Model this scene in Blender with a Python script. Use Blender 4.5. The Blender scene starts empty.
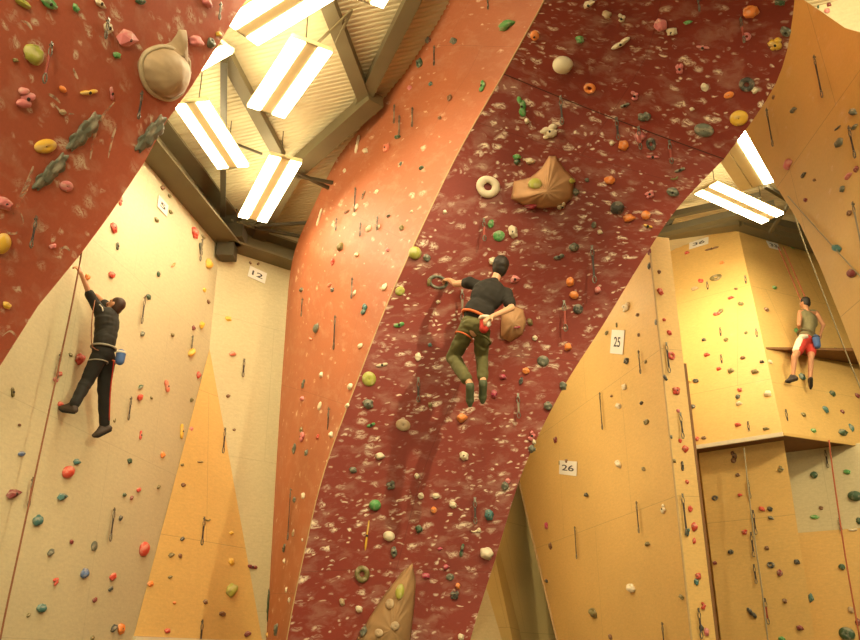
import bpy, bmesh, math, random
from mathutils import Vector, Matrix, noise, Quaternion
from mathutils.bvhtree import BVHTree
from mathutils.geometry import tessellate_polygon
S = bpy.context.scene
COL = S.collection
# ---------------------------------------------------------------- camera
PITCH = math.radians(22); CAMZ = 1.6; F = 860.0
FWD = Vector((0, math.cos(PITCH), math.sin(PITCH))); UP = Vector((0, -math.sin(PITCH), math.cos(PITCH))); RT = Vector((1, 0, 0))
EYE = Vector((0, 0, CAMZ))
cd = bpy.data.cameras.new('camera'); cam = bpy.data.objects.new('camera', cd); COL.objects.link(cam)
cam.location = EYE; cam.rotation_euler = (math.radians(90) + PITCH, 0, 0); cd.sensor_width = 36; cd.lens = 36; cd.clip_end = 200
S.camera = cam
S.view_settings.view_transform = 'Standard'; S.view_settings.look = 'None'; S.view_settings.gamma = 1
S.view_settings.exposure = 0.0; S.view_settings.use_curve_mapping = False

def ray(px, py): return FWD + RT * ((px - 430) / F) - UP * ((py - 320) / F)
def P(px, py, Y):
    d = ray(px, py); return EYE + d * (Y / d.y)
def on(px, py, p0, n):
    d = ray(px, py); return EYE + d * ((p0 - EYE).dot(n) / d.dot(n))
def zdepth(p): return (p - EYE).dot(FWD)
def proj(p):
    v = p - EYE; z = v.dot(FWD); return (430 + F * v.x / z, 320 - F * v.dot(UP) / z)

# ---------------------------------------------------------------- materials
def srgb(r, g, b):
    f = lambda c: (c / 255 / 12.92) if c / 255 <= .04045 else ((c / 255 + .055) / 1.055) ** 2.4
    return (f(r), f(g), f(b), 1)
def mat(name):
    m = bpy.data.materials.new(name); m.use_nodes = True
    return m, m.node_tree, m.node_tree.nodes['Principled BSDF']
def flat(name, col, rough=.6, metal=0, var=.25, scale=14):
    m, t, b = mat(name); N = t.nodes; L = t.links
    tc = N.new('ShaderNodeTexCoord'); n = N.new('ShaderNodeTexNoise'); n.inputs['Scale'].default_value = scale; n.inputs['Detail'].default_value = 4
    L.new(tc.outputs['Object'], n.inputs['Vector'])
    mp = N.new('ShaderNodeMapRange'); mp.inputs['To Min'].default_value = 1 - var; mp.inputs['To Max'].default_value = 1 + var * .6
    L.new(n.outputs['Fac'], mp.inputs['Value'])
    mx = N.new('ShaderNodeMix'); mx.data_type = 'RGBA'; mx.blend_type = 'MULTIPLY'; mx.inputs['Factor'].default_value = 1
    mx.inputs[6].default_value = col; L.new(mp.outputs['Result'], mx.inputs[7]); L.new(mx.outputs[2], b.inputs['Base Color'])
    b.inputs['Roughness'].default_value = rough; b.inputs['Metallic'].default_value = metal
    return m
def painted(name, col,  chalk=None, chalk_amt=.6, chalk_scale=4.2, chalk_size=.3, seam=None, rough=.55, mottling=.12, weave=0, ply=False):
    """painted plywood / textured climbing panel; chalk dabs and panel seams follow the surface's own metric UV"""
    m, t, b = mat(name); N = t.nodes; L = t.links
    uv = N.new('ShaderNodeUVMap'); uv.uv_map = 'UVMap'
    def noise_(scale, detail=3, vec=None, rough_=.5):
        n = N.new('ShaderNodeTexNoise'); n.inputs['Scale'].default_value = scale; n.inputs['Detail'].default_value = detail; n.inputs['Roughness'].default_value = rough_
        L.new(vec or uv.outputs['UV'], n.inputs['Vector']); return n
    def rng(v, a, b_, c=0, d=1):
        r = N.new('ShaderNodeMapRange'); r.inputs[1].default_value = a; r.inputs[2].default_value = b_; r.inputs[3].default_value = c; r.inputs[4].default_value = d
        L.new(v, r.inputs[0]); return r.outputs[0]
    def math_(op, a, b_):
        r = N.new('ShaderNodeMath'); r.operation = op
        for i, x in enumerate((a, b_)):
            if isinstance(x, (int, float)): r.inputs[i].default_value = x
            else: L.new(x, r.inputs[i])
        return r.outputs[0]
    def mixc(f, a, b_, mode='MIX'):
        r = N.new('ShaderNodeMix'); r.data_type = 'RGBA'; r.blend_type = mode
        if isinstance(f, (int, float)): r.inputs[0].default_value = f
        else: L.new(f, r.inputs[0])
        for i, x in ((6, a), (7, b_)):
            if isinstance(x, tuple): r.inputs[i].default_value = x
            else: L.new(x, r.inputs[i])
        return r.outputs[2]
    big = noise_(.55, 4); fine = noise_(26, 3, None, .7)
    v = math_('ADD', rng(big.outputs['Fac'], .3, .7, 1 - mottling, 1 + mottling), rng(fine.outputs['Fac'], .3, .7, -.05, .05))
    c = mixc(1.0, col, v, 'MULTIPLY')
    if weave:
        mpg = N.new('ShaderNodeMapping'); mpg.inputs['Scale'].default_value = (weave, weave * 3, 1); L.new(uv.outputs['UV'], mpg.inputs['Vector'])
        w = noise_(9, 2, mpg.outputs['Vector'], .8)
        c = mixc(1.0, c, rng(w.outputs['Fac'], .3, .7, .93, 1.05), 'MULTIPLY')
    h = fine.outputs['Fac']
    if chalk:
        dn = noise_(5.5, 2)
        mp = N.new('ShaderNodeMapping'); mp.inputs['Scale'].default_value = (1, 1.9, 1); L.new(uv.outputs['UV'], mp.inputs['Vector'])
        va = N.new('ShaderNodeVectorMath'); va.operation = 'MULTIPLY_ADD'
        L.new(dn.outputs['Color'], va.inputs[0]); va.inputs[1].default_value = (.2, .26, 0); L.new(mp.outputs['Vector'], va.inputs[2])
        tot = None
        for sc, sz, am in ((chalk_scale, chalk_size, chalk_amt), (chalk_scale * 2.1, chalk_size * .95, chalk_amt * .8)):
            vo = N.new('ShaderNodeTexVoronoi'); vo.inputs['Scale'].default_value = sc; L.new(va.outputs['Vector'], vo.inputs['Vector'])
            sx = N.new('ShaderNodeSeparateColor'); L.new(vo.outputs['Color'], sx.inputs['Color'])
            dab = rng(vo.outputs['Distance'], sz * .35, sz, 1, 0)
            keep = rng(sx.outputs[0], 1 - am * .75, 1 - am * .4, 0, 1)
            brush = noise_(19, 4, va.outputs['Vector'], .75)
            x = math_('MULTIPLY', math_('MULTIPLY', dab, keep), rng(brush.outputs['Fac'], .42, .54, .02, 1))
            tot = x if tot is None else math_('MAXIMUM', tot, x)
        patch = noise_(.9, 2)
        tot = math_('MULTIPLY', tot, rng(patch.outputs['Fac'], .34, .58, .25, 1))
        tot = math_('MINIMUM', math_('MULTIPLY', tot, 1.15), .92)
        c = mixc(tot, c, chalk)
        haze = noise_(2.3, 5, va.outputs['Vector'], .65)
        c = mixc(rng(haze.outputs['Fac'], .5, .8, 0, .22), c, chalk)
    if seam:
        br = N.new('ShaderNodeTexBrick'); br.inputs['Scale'].default_value = 1; br.inputs['Brick Width'].default_value = seam[0]; br.inputs['Row Height'].default_value = seam[1]
        br.inputs['Mortar Size'].default_value = seam[2] if len(seam) > 2 else .006; br.inputs['Mortar Smooth'].default_value = .2; br.offset = .5
        mps = N.new('ShaderNodeMapping'); mps.inputs['Location'].default_value = (seam[3] if len(seam) > 3 else 0, seam[4] if len(seam) > 4 else 0, 0)
        L.new(uv.outputs['UV'], mps.inputs['Vector']); L.new(mps.outputs['Vector'], br.inputs['Vector'])
        c = mixc(math_('MULTIPLY', br.outputs['Fac'], .2 if 'white' in name or 'cream' in name else .4), c, (col[0] * .25, col[1] * .22, col[2] * .2, 1))
    L.new(c, b.inputs['Base Color']); b.inputs['Roughness'].default_value = rough
    bp = N.new('ShaderNodeBump'); bp.inputs['Strength'].default_value = .12; bp.inputs['Distance'].default_value = .01
    L.new(h, bp.inputs['Height']); L.new(bp.outputs['Normal'], b.inputs['Normal'])
    return m
CH = (.72, .60, .44, 1)
M = {}
M['white_panel'] = painted('white_panel', (.60, .53, .33, 1), seam=(2.44, 2.44, .005, .3, .55), weave=1, mottling=.06)
M['cream_panel'] = painted('cream_panel', (.60, .52, .31, 1), seam=(2.44, 2.44, .005), weave=1, mottling=.06)
M['tan_panel'] = painted('tan_panel', (.55, .42, .17, 1), seam=(3.4, 2.5, .006), mottling=.08)
YEL = (.70, .45, .15, 1)
M['yellow_panel'] = painted('yellow_panel', YEL, chalk=(.72, .5, .2, 1), chalk_amt=.35, chalk_scale=1.8, chalk_size=.18, seam=(3.2, 2.44, .005, 0, .8), weave=1, mottling=.07)
M['orange_panel'] = painted('orange_panel', (.62, .385, .11, 1), chalk=(.68, .47, .22, 1), chalk_amt=.6, chalk_scale=2.2, chalk_size=.3, seam=(2.9, 2.3, .006), mottling=.1)
M['red_front_shaded'] = painted('red_front_shaded', (.245, .034, .020, 1), chalk=(.95, .82, .62, 1), chalk_amt=1.0, chalk_scale=4.8, chalk_size=.38, seam=(6, 2.9, .004, 0, 1.0), mottling=.16)  # same red as the side, darkened for the overhang's shade
M['red_side_lit'] = painted('red_side_lit', (.46, .138, .055, 1), chalk=(.8, .62, .42, 1), chalk_amt=.65, chalk_scale=2.8, chalk_size=.25, seam=(1.6, 2.9, .003), mottling=.12)  # same red as the front, lightened and yellowed as if lit
M['red_left'] = painted('red_left', (.46, .115, .062, 1), chalk=CH, chalk_amt=.9, chalk_scale=2.6, chalk_size=.37, mottling=.14)
M['edge'] = flat('edge', (.55, .38, .18, 1), .6, 0, .2, 20)
M['brown_board_shade'] = flat('brown_board_shade', (.22, .10, .03, 1), .7)  # brown of the post, also standing in for shade on undersides and gap
M['trim_white'] = flat('trim_white', (.75, .66, .48, 1), .5, 0, .1)
M['deck'] = flat('deck', (.58, .48, .28, 1), .55, .0, .12, .6)
M['steel'] = flat('steel', (.15, .118, .055, 1), .6, .0, .25, 2)
M['steel_dark'] = flat('steel_dark', (.07, .055, .027, 1), .6, .0, .25, 2)
M['crease_shade'] = flat('crease_shade', (.07, .02, .012, 1), .8)
M['cladding'] = flat('cladding', (.40, .33, .19, 1), .6, 0, .1, 1)
M['concrete'] = flat('concrete', (.22, .19, .15, 1), .8, 0, .3, 1.5)
M['housing'] = flat('housing', (.80, .66, .36, 1), .4, 0, .08, 6)
M['metal'] = flat('metal', (.20, .18, .14, 1), .4, .6, .15, 30)
M['bolt'] = flat('bolt', (.05, .045, .04, 1), .45, .6, .2, 60)
M['sling_dark'] = flat('sling_dark', (.06, .045, .04, 1), .8)
M['sling_red'] = flat('sling_red', (.35, .07, .05, 1), .8)
M['sling_grey'] = flat('sling_grey', (.30, .25, .18, 1), .8)
M['paper'] = flat('paper', (.82, .78, .70, 1), .7, 0, .05)
M['ink'] = flat('ink', (.06, .055, .06, 1), .7)
M['sand'] = flat('sand', (.62, .35, .17, 1), .75, 0, .35, 5)
M['volume_tan'] = flat('volume_tan', (.42, .25, .11, 1), .75, 0, .45, 4)
M['volume_beige'] = flat('volume_beige', (.50, .36, .21, 1), .6, 0, .35, 7)
M['rope_brown'] = flat('rope_brown', (.28, .11, .05, 1), .85, 0, .5, 60)
M['rope_red'] = flat('rope_red', (.50, .13, .06, 1), .85, 0, .4, 60)
M['rope_grey'] = flat('rope_grey', (.36, .30, .18, 1), .85, 0, .4, 60)
HC = {  # hold colours (material colour of each resin hold)
 'red': (.62, .07, .04), 'maroon': (.22, .035, .035), 'orange': (.85, .26, .05), 'salmon': (.78, .22, .13), 'yellow': (.78, .47, .05), 'lime': (.42, .42, .07), 'green': (.10, .33, .09),
 'dark green': (.045, .10, .05), 'teal': (.06, .18, .17), 'blue': (.10, .16, .30), 'grey': (.13, .14, .10), 'dark grey': (.06, .06, .05), 'pink': (.66, .20, .20), 'magenta': (.52, .06, .12),
 'cream': (.76, .66, .46), 'beige': (.50, .36, .21), 'brown': (.20, .09, .035), 'olive': (.20, .16, .05), 'black': (.03, .03, .025)}
HM = {}
for k, v in HC.items():
    m, t, b = mat('resin_' + k.replace(' ', '_')); N = t.nodes; L = t.links
    tc = N.new('ShaderNodeTexCoord'); n = N.new('ShaderNodeTexNoise'); n.inputs['Scale'].default_value = 2.6; n.inputs['Detail'].default_value = 5
    oi = N.new('ShaderNodeObjectInfo'); va = N.new('ShaderNodeVectorMath'); va.operation = 'ADD'
    L.new(tc.outputs['Object'], va.inputs[0]); L.new(oi.outputs['Random'], va.inputs[1]); L.new(va.outputs[0], n.inputs['Vector'])
    r = N.new('ShaderNodeMapRange'); r.inputs[1].default_value = .47; r.inputs[2].default_value = .62; r.inputs[4].default_value = .75
    L.new(n.outputs['Fac'], r.inputs[0])
    mx = N.new('ShaderNodeMix'); mx.data_type = 'RGBA'; mx.inputs[6].default_value = (*v, 1); mx.inputs[7].default_value = tuple(.55 * a + .45 * c for a, c in zip(v, (.7, .6, .45))) + (1,)
    L.new(r.outputs[0], mx.inputs[0]); L.new(mx.outputs[2], b.inputs['Base Color']); b.inputs['Roughness'].default_value = .55
    HM[k] = m

# ---------------------------------------------------------------- object helpers
def link(name, me, m=None, parent=None):
    o = bpy.data.objects.new(name, me); COL.objects.link(o)
    if m is not None and me is not None and not me.materials: me.materials.append(m)
    if parent is not None: o.parent = parent
    return o
def empty(name, loc=(0, 0, 0)):
    o = bpy.data.objects.new(name, None); COL.objects.link(o); o.location = loc; o.empty_display_size = .1; return o
def tag(o, label, cat, group=None):
    o['label'] = label; o['category'] = cat
    if group: o['group'] = group
    return o
def struct(o): o['kind'] = 'structure'; return o
def mesh(name, vs, fs, smooth=False, uv=None):
    me = bpy.data.meshes.new(name); me.from_pydata([tuple(v) for v in vs], [], fs); me.update()
    if smooth: me.polygons.foreach_set('use_smooth', [True] * len(me.polygons))
    if uv is not None:
        l = me.uv_layers.new(name='UVMap')
        for lp in me.loops: l.data[lp.index].uv = uv[lp.vertex_index]
    return me
BV = {}
def reg(key, vs, fs): 
    BV.setdefault(key, [[], []]); b = len(BV[key][0]); BV[key][0] += [Vector(v) for v in vs]; BV[key][1] += [tuple(b + i for i in f) for f in fs]
_tree = {}
def surf(key, px, py):
    if key not in _tree: _tree[key] = BVHTree.FromPolygons(BV[key][0], BV[key][1])
    d = ray(px, py).normalized()
    loc, n, i, dist = _tree[key].ray_cast(EYE, d)
    if loc is None:
        for k in range(1, 30):
            for dx, dy in ((k, 0), (-k, 0), (0, k), (0, -k), (k, k), (-k, -k), (k, -k), (-k, k)):
                loc, n, i, dist = _tree[key].ray_cast(EYE, ray(px + dx, py + dy).normalized())
                if loc is not None: break
            if loc is not None: break
        print('MISS', key, px, py, 'shift', k if loc is not None else 'none')
        if loc is None: return None, None
    if n.dot(d) > 0: n = -n
    return loc, n
def frame(n):
    """u (horizontal-ish), v (up-ish) in a plane"""
    v = Vector((0, 0, 1)) - n * n.z
    if v.length < 1e-3: v = Vector((0, 1, 0))
    v.normalize(); return v.cross(n).normalized(), v
def slab(name, pts, depth, m, key=None, parent=None, side=None, front_uv0=None):
    """a planar panel through world points pts, extruded by the vector depth (away from the hall)"""
    n = sum(((pts[i] - pts[0]).cross(pts[(i + 1) % len(pts)] - pts[0]) for i in range(1, len(pts))), Vector()).normalized()
    if n.dot(EYE - pts[0]) < 0: n = -n
    u, v = frame(n); N = len(pts)
    tri = [tuple(t) for t in tessellate_polygon([[tuple(p) for p in pts]])]
    vs = list(pts) + [p + depth for p in pts]
    fs = [t for t in tri] + [tuple(N + i for i in reversed(t)) for t in tri] + [(i, (i + 1) % N, N + (i + 1) % N, N + i) for i in range(N)]
    o0 = pts[0] if front_uv0 is None else front_uv0
    me = mesh(name, vs, fs, uv=[((p - o0).dot(u), (p - o0).dot(v)) for p in vs])
    o = link(name, me, m, parent)
    if side:
        me.materials.append(side)
        for p in me.polygons[2 * len(tri):]: p.material_index = 1
    bm = bmesh.new(); bm.from_mesh(me); bmesh.ops.recalc_face_normals(bm, faces=bm.faces); bm.to_mesh(me); bm.free()
    if key: reg(key, pts, tri)
    return o
def box_between(a, b, w, h, up=Vector((0, 0, 1))):
    """verts/faces of a bar from a to b, width w, height h"""
    d = (b - a).normalized(); s = d.cross(up).normalized(); t = s.cross(d)
    vs = []
    for p in (a, b):
        for x, y in ((-1, -1), (1, -1), (1, 1), (-1, 1)): vs.append(p + s * (x * w / 2) + t * (y * h / 2))
    fs = [(3, 2, 1, 0), (4, 5, 6, 7)] + [(i, (i + 1) % 4, 4 + (i + 1) % 4, 4 + i) for i in range(4)]
    return vs, fs
def join(parts):
    V, Fc = [], []
    for vs, fs in parts:
        b = len(V); V += list(vs); Fc += [tuple(b + i for i in f) for f in fs]
    return V, Fc
def tube(pts, r, seg=6):
    V, Fc = [], []
    for i, p in enumerate(pts):
        d = (pts[min(i + 1, len(pts) - 1)] - pts[max(i - 1, 0)]).normalized()
        s = d.cross(Vector((0, 0, 1)) if abs(d.z) < .9 else Vector((1, 0, 0))).normalized(); t = d.cross(s)
        rr = r[i] if isinstance(r, (list, tuple)) else r
        for k in range(seg):
            a = 2 * math.pi * k / seg; V.append(p + s * (math.cos(a) * rr) + t * (math.sin(a) * rr))
    for i in range(len(pts) - 1):
        for k in range(seg): Fc.append((i * seg + k, i * seg + (k + 1) % seg, (i + 1) * seg + (k + 1) % seg, (i + 1) * seg + k))
    Fc.append(tuple(reversed(range(seg)))); Fc.append(tuple(range((len(pts) - 1) * seg, len(pts) * seg)))
    return V, Fc
def catmull(ps, n):
    out = []
    for i in range(len(ps) - 1):
        p0 = ps[max(i - 1, 0)]; p1 = ps[i]; p2 = ps[i + 1]; p3 = ps[min(i + 2, len(ps) - 1)]
        for k in range(n):
            t = k / n
            out.append((p1 * 2 + (p2 - p0) * t + (p0 * 2 - p1 * 5 + p2 * 4 - p3) * t * t + (p1 * 3 - p0 - p2 * 3 + p3) * t ** 3) * .5)
    out.append(ps[-1]); return out
def loft(rows, key, name, m, parent, thick=None):
    """grid through rows of points; UV in metres"""
    R, C = len(rows), len(rows[0]); vs = [p for r in rows for p in r]
    U = []
    mid = C // 2; vv = [0]
    for i in range(1, R): vv.append(vv[-1] + (rows[i][mid] - rows[i - 1][mid]).length)
    for i in range(R):
        acc = 0
        uu = [0]
        for j in range(1, C): acc += (rows[i][j] - rows[i][j - 1]).length; uu.append(acc)
        U += [(uu[j] - uu[mid], -vv[i]) for j in range(C)]
    fs = [(i * C + j, i * C + j + 1, (i + 1) * C + j + 1, (i + 1) * C + j) for i in range(R - 1) for j in range(C - 1)]
    o = link(name, mesh(name, vs, fs, True, U), m, parent)
    if key: reg(key, vs, fs)
    return o
# ================================================================ the building
Z = Vector((0, 0, 1))
def hdir(deg): return Vector((math.sin(math.radians(deg)), math.cos(math.radians(deg)), 0))
def heading_of(px, py): d = ray(px, py); return math.atan2(d.x, d.y)
def at_dist(px, py, dist): a = heading_of(px, py); return Vector((dist * math.sin(a), dist * math.cos(a), 0))
aA = hdir(9.2); pA = at_dist(110, 350, 11.6); nA = Vector((aA.y, -aA.x, 0))
def onA(px, py): return on(px, py, pA, nA)
cornerT = onA(219.5, 248); ZT = cornerT.z; corner = Vector((cornerT.x, cornerT.y, 0))
aB = hdir(50); nB = Vector((aB.y, -aB.x, 0))
def onB(px, py): return on(px, py, corner, nB)
ZE = ZT + .62; SL = math.tan(math.radians(8)); rA = Vector((aA.y, -aA.x, 0))
def roofz(p): return ZE + SL * (p - corner).dot(rA)
def onroof(px, py, off):
    d = ray(px, py); s = Vector((d.x, d.y, 0))
    # z = ZE-off + SL*((EYE+td-corner).rA)
    k = ZE - off + SL * (EYE - corner).dot(rA) - EYE.z
    t = k / (d.z - SL * d.dot(rA)); return EYE + d * t
print('ZT', ZT, 'corner', corner, 'roof@cam', roofz(EYE))
# wall_left / wall_back
backA = corner - aA * 24
def up(p, z): return Vector((p.x, p.y, z))
struct(slab('wall_left', [up(corner, 0), up(backA, 0), up(backA, ZT), up(corner, ZT)], -nA * .3, M['white_panel'], 'A'))
endB = corner + aB * 4.7
struct(slab('wall_back', [up(corner, 0), up(endB, 0), up(endB, ZT), up(corner, ZT)], -nB * .3, M['cream_panel'], 'B'))
# upper cladding above both walls
vs, fs = join([([up(corner - nA * .25, ZT), up(backA - nA * .25, ZT), up(backA - nA * .25, ZE + .3), up(corner - nA * .25, ZE + .3)], [(0, 1, 2, 3)])])
struct(link('wall_left_cladding', mesh('cl', vs, fs), M['cladding']))
e2 = corner + aB * 9
vs = [up(corner - nB * .1, ZT), up(e2 - nB * .1, ZT), up(e2 - nB * .1, roofz(e2)), up(corner - nB * .1, roofz(corner) + .1)]
struct(link('wall_back_cladding', mesh('cl', vs, [(0, 1, 2, 3)]), M['cladding']))
# eave beams (steel channels) along the wall heads
def channel(name, p, q, n, z0, h, w):
    vs, fs = join([box_between(up(p, z0 + h / 2 + .03) + n * .05, up(q, z0 + h / 2 + .03) + n * .05, .06, h),
                   box_between(up(p, z0 + .02) + n * w / 2, up(q, z0 + .02) + n * w / 2, w, .04),
                   box_between(up(p, z0 + h) + n * w * .45, up(q, z0 + h) + n * w * .45, w * .9, .04),
                   box_between(up(p, z0 + h * .5) + n * .1, up(q, z0 + h * .5) + n * .1, .06, .06)])
    return struct(link(name, mesh(name, vs, fs), M['steel']))
channel('eave_beam', corner, backA, nA, ZT, .55, .42)
channel('eave_beam', corner, corner + aB * 6, nB, ZT, .42, .4)
vs, fs = join([box_between(up(corner, ZT - .25) + (nA + nB) * .1, up(corner, ZT + .7) + (nA + nB) * .1, .3, .3, Vector((1, 0, 0))), box_between(up(corner, ZT + .05) + (nA + nB) * .16, up(corner, ZT + .3) + (nA + nB) * .16, .42, .42, Vector((1, 0, 0)))])
struct(link('beam_bracket', mesh('bb', vs, fs), M['steel_dark']))
# roof: corrugated deck
nu = int(34 / .085); vs = []; fs = []; prof = [(0, 0), (.03, 0), (.042, .016), (.072, .016)]
us = []
for i in range(nu):
    for du, dz in prof: us.append((-20 + i * .085 + du, dz))
for u_, dz in us:
    for v_ in (-.5, 24):
        p = corner + aA * u_ + rA * v_; vs.append(up(p, roofz(p) + dz))
fs = [(2 * i, 2 * i + 1, 2 * i + 3, 2 * i + 2) for i in range(len(us) - 1)]
struct(link('ceiling', mesh('ceiling', vs, fs), M['deck']))
# purlins and rafters
def roofbar(x0, y0, x1, y1, w, h, off=.15, m='steel', name='roof_beam'):
    a, b = onroof(x0, y0, off), onroof(x1, y1, off); vs, fs = box_between(a, b, w, h); return struct(link(name, mesh(name, vs, fs), M[m]))
roofbar(222, 48, 280, 156, .18, .14, .12)
roofbar(320, -18, 370, 112, .20, .14, .12)
roofbar(432, -40, 358, 110, .20, .14, .12)
roofbar(376, 98, 290, 174, .28, .2, .2)
roofbar(298, 166, 256, 240, .24, .16, .25)
roofbar(224, 60, 223, 215, .09, .09, .3, 'steel_dark')
roofbar(226, 140, 262, 154, .03, .03, .3, 'steel_dark', 'tie_rod')
roofbar(296, 176, 350, 186, .05, .05, .4, 'steel_dark', 'tie_rod')
roofbar(292, 170, 345, 196, .05, .05, .4, 'steel_dark', 'tie_rod')
roofbar(255, 226, 320, 222, .05, .05, .4, 'steel_dark', 'tie_rod')
roofbar(255, 228, 320, 240, .05, .05, .4, 'steel_dark', 'tie_rod')
roofbar(336, 43, 352, 10, .03, .03, .5, 'steel', 'tie_rod')
roofbar(352, 10, 300, 60, .03, .03, .5, 'steel', 'tie_rod')
# floor and the other walls of the hall
struct(link('floor', mesh('floor', [(-9, -11, 0), (17, -11, 0), (17, 27, 0), (-9, 27, 0)], [(0, 1, 2, 3)]), M['concrete']))
struct(link('wall_right', mesh('wr', [(16, -11, 0), (16, 27, 0), (16, 27, 14), (16, -11, 14)], [(0, 1, 2, 3)]), M['cladding']))
struct(link('wall_front', mesh('wf', [(-9, -8, 0), (17, -8, 0), (17, -8, 14), (-9, -8, 14)], [(0, 1, 2, 3)]), M['cladding']))
struct(link('wall_far', mesh('wz', [(-2, 26, 0), (17, 26, 0), (17, 26, 14), (-2, 26, 14)], [(0, 1, 2, 3)]), M['cladding']))

# ================================================================ wall T: yellow corner facet
apex = onA(209, 349) + nA * .01; tl = onA(133, 636) + nA * .01; tr = onB(262, 641) + nB * .01
vs = [apex, tl, tr, Vector((corner.x, corner.y, tl.z))]
TU, TV = frame(((tl - apex).cross(tr - apex)).normalized())
o = link('corner_volume', mesh('cv', vs, [(0, 1, 2), (0, 3, 1), (0, 2, 3), (1, 3, 2)], uv=[((p - apex).dot((tr - tl).normalized()), (p - apex).z) for p in vs]), M['yellow_panel'])
tag(o, 'tall yellow triangular panel filling the corner between the two white walls', 'climbing volume')
reg('T', [apex, tl, tr], [(0, 1, 2)])
vs, fs = box_between(tl - Z * .03, tr - Z * .03, .1, .05)
tr_ = link('bottom_trim', mesh('bt', vs, fs), M['trim_white'], o); tr_['label'] = 'white bottom edging strip'

# ================================================================ C: upper left red overhang
pts3 = [P(0, 366, 7.9), P(245, 0, 7.6), P(0, 0, 5.4)]
nC = (pts3[1] - pts3[0]).cross(pts3[2] - pts3[0]).normalized()
if nC.dot(EYE - pts3[0]) < 0: nC = -nC
ed = [(-60, 450), (0, 366), (38, 306), (80, 255), (111, 213), (144, 163), (166, 122), (192, 86), (215, 50), (246, 0), (268, -36), (285, -70)]
ring = [on(x, y, pts3[0], nC) for x, y in ed] + [on(x, y, pts3[0], nC) for x, y in ((120, -90), (-60, -110), (-180, -60), (-200, 200))]
o = slab('climbing_wall', ring, Vector((-.25, .55, .35)), M['red_left'], 'C', side=M['edge'])
tag(o, 'big red overhanging climbing panel crossing the upper left corner above the climber in black', 'climbing wall')

# ================================================================ D/E: the red pillar
rows = [ # left(px,py,Y)  arete(px,py,Y)  right(px,py,Y)
 ((468, -110, 7.6), (610, -120, 6.0), (770, -110, 5.4)),
 ((440, -50, 8.7), (573, -58, 6.9), (791, -60, 6.1)),
 ((415, 0, 9.7), (545, 0, 7.8), (794, 5, 7.0)),
 ((396, 38, 10.4), (527, 33, 8.3), (776, 83, 7.9)),
 ((380, 76, 11.0), (504, 74, 8.9), (724, 159, 8.85)),
 ((340, 152, 12.3), (455, 160, 9.6), (676, 210, 9.4)),
 ((312, 210, 13.3), (405, 265, 10.1), (640, 264, 9.9)),
 ((292, 262, 14.1), (382, 318, 10.35), (603, 325, 10.3)),
 ((284, 350, 14.35), (360, 375, 10.5), (562, 390, 10.6)),
 ((277, 455, 14.35), (325, 470, 10.75), (524, 468, 10.85)),
 ((271, 560, 14.35), (303, 560, 10.95), (495, 560, 11.05)),
 ((266, 640, 14.35), (287, 640, 11.1), (470, 641, 11.15)),
 ((255, 760, 14.35), (268, 760, 11.3), (440, 760, 11.3)),
 ((240, 920, 14.35), (250, 920, 11.5), (400, 920, 11.5)),
]
cols = []
for c in range(3): cols.append([P(*r[c]) for r in rows])
def fine(ps): # keep the crease at row 4
    return catmull(ps[:5], 5)[:-1] + catmull(ps[4:], 5)
LF, AR, RG = (fine(c) for c in cols)
pil = empty('climbing_pillar', (0.5, 11.3, 0)); 
tag(pil, 'tall red leaning climbing pillar curving overhead in the middle of the hall', 'climbing wall')
D, E = [], []
for l, a, r in zip(LF, AR, RG):
    row = []
    for j in range(13):
        t = j / 12; p = l.lerp(a, t); q = nA * 0 + Vector((-.35, -.9, 0)).normalized() * (math.sin(math.pi * min(1, t * 1.15)) * .07 if t < .87 else 0)
        if t < .87: p = p + q
        row.append(p)
    D.append(row)
    row = [a.lerp(r, j / 12) + Vector((0, .10, .05)) * math.sin(math.pi * j / 12) * 1.0 for j in range(13)]
    E.append(row)
inv = pil.matrix_world.inverted()
pil.location = (0, 0, 0)
sd = loft(D, 'D', 'side_face', M['red_side_lit'], pil); sd['label'] = 'side face painted lighter orange-red as if lit'
fr = loft(E, 'E', 'front_face', M['red_front_shaded'], pil); fr['label'] = 'chalk-marked overhanging front face painted darker red as if shaded'
# right return and back so that the pillar is solid
RB = []
for r, l in zip(RG, LF):
    d = (r - EYE).normalized(); b = r + (d + Vector((-.22, .1, -.12))).normalized() * 1.5; RB.append([r, r.lerp(b, .5), b, b.lerp(l + Vector((.3, .4, .2)), .5), l])
loft(RB, None, 'back_face', M['red_side_lit'], pil)
cr = [p + (EYE - p).normalized() * .004 for p in E[20]]
vs, fs = tube(cr, .006, 5); link('crease_shade_line', mesh('pj', vs, fs), M['crease_shade'], pil)['label'] = 'dark line painting the crease shade where the roof section begins'  # dark tube stands in for the soft shading at the crease
# pale edge strip along the arete
st = []
for i in range(len(AR)):
    a = AR[i]; st.append(a + (LF[i] - a).normalized() * .012 + (EYE - a).normalized() * .004)
vs, fs = tube(st, .010, 6); link('arete_edge', mesh('ar', vs, fs, True), M['edge'], pil)

# ================================================================ G: pale walls seen between pillar and yellow wall
def extl(x0, y0, x1, y1, y): return x0 + (x1 - x0) * (y - y0) / (y1 - y0)
gx = [((440, 483), (430, 640), 17.0), ((455, 483), (502, 640), 18.6), ((483, 483), (522, 640), 19.6), ((530, 483), (575, 640), 21.6)]
gm = ['cream_panel', 'tan_panel', 'tan_panel']
for i in range(3):
    quad = []
    for (t, b, Y), yy in ((gx[i], 760), (gx[i + 1], 760), (gx[i + 1], 380), (gx[i], 380)):
        quad.append(P(extl(t[0], t[1], b[0], b[1], yy), yy, Y + (yy < 500) * .3))
    o = slab('wall_far_panel', quad, Vector((0, .1, 0)), M[gm[i]], 'G'); struct(o)

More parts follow.
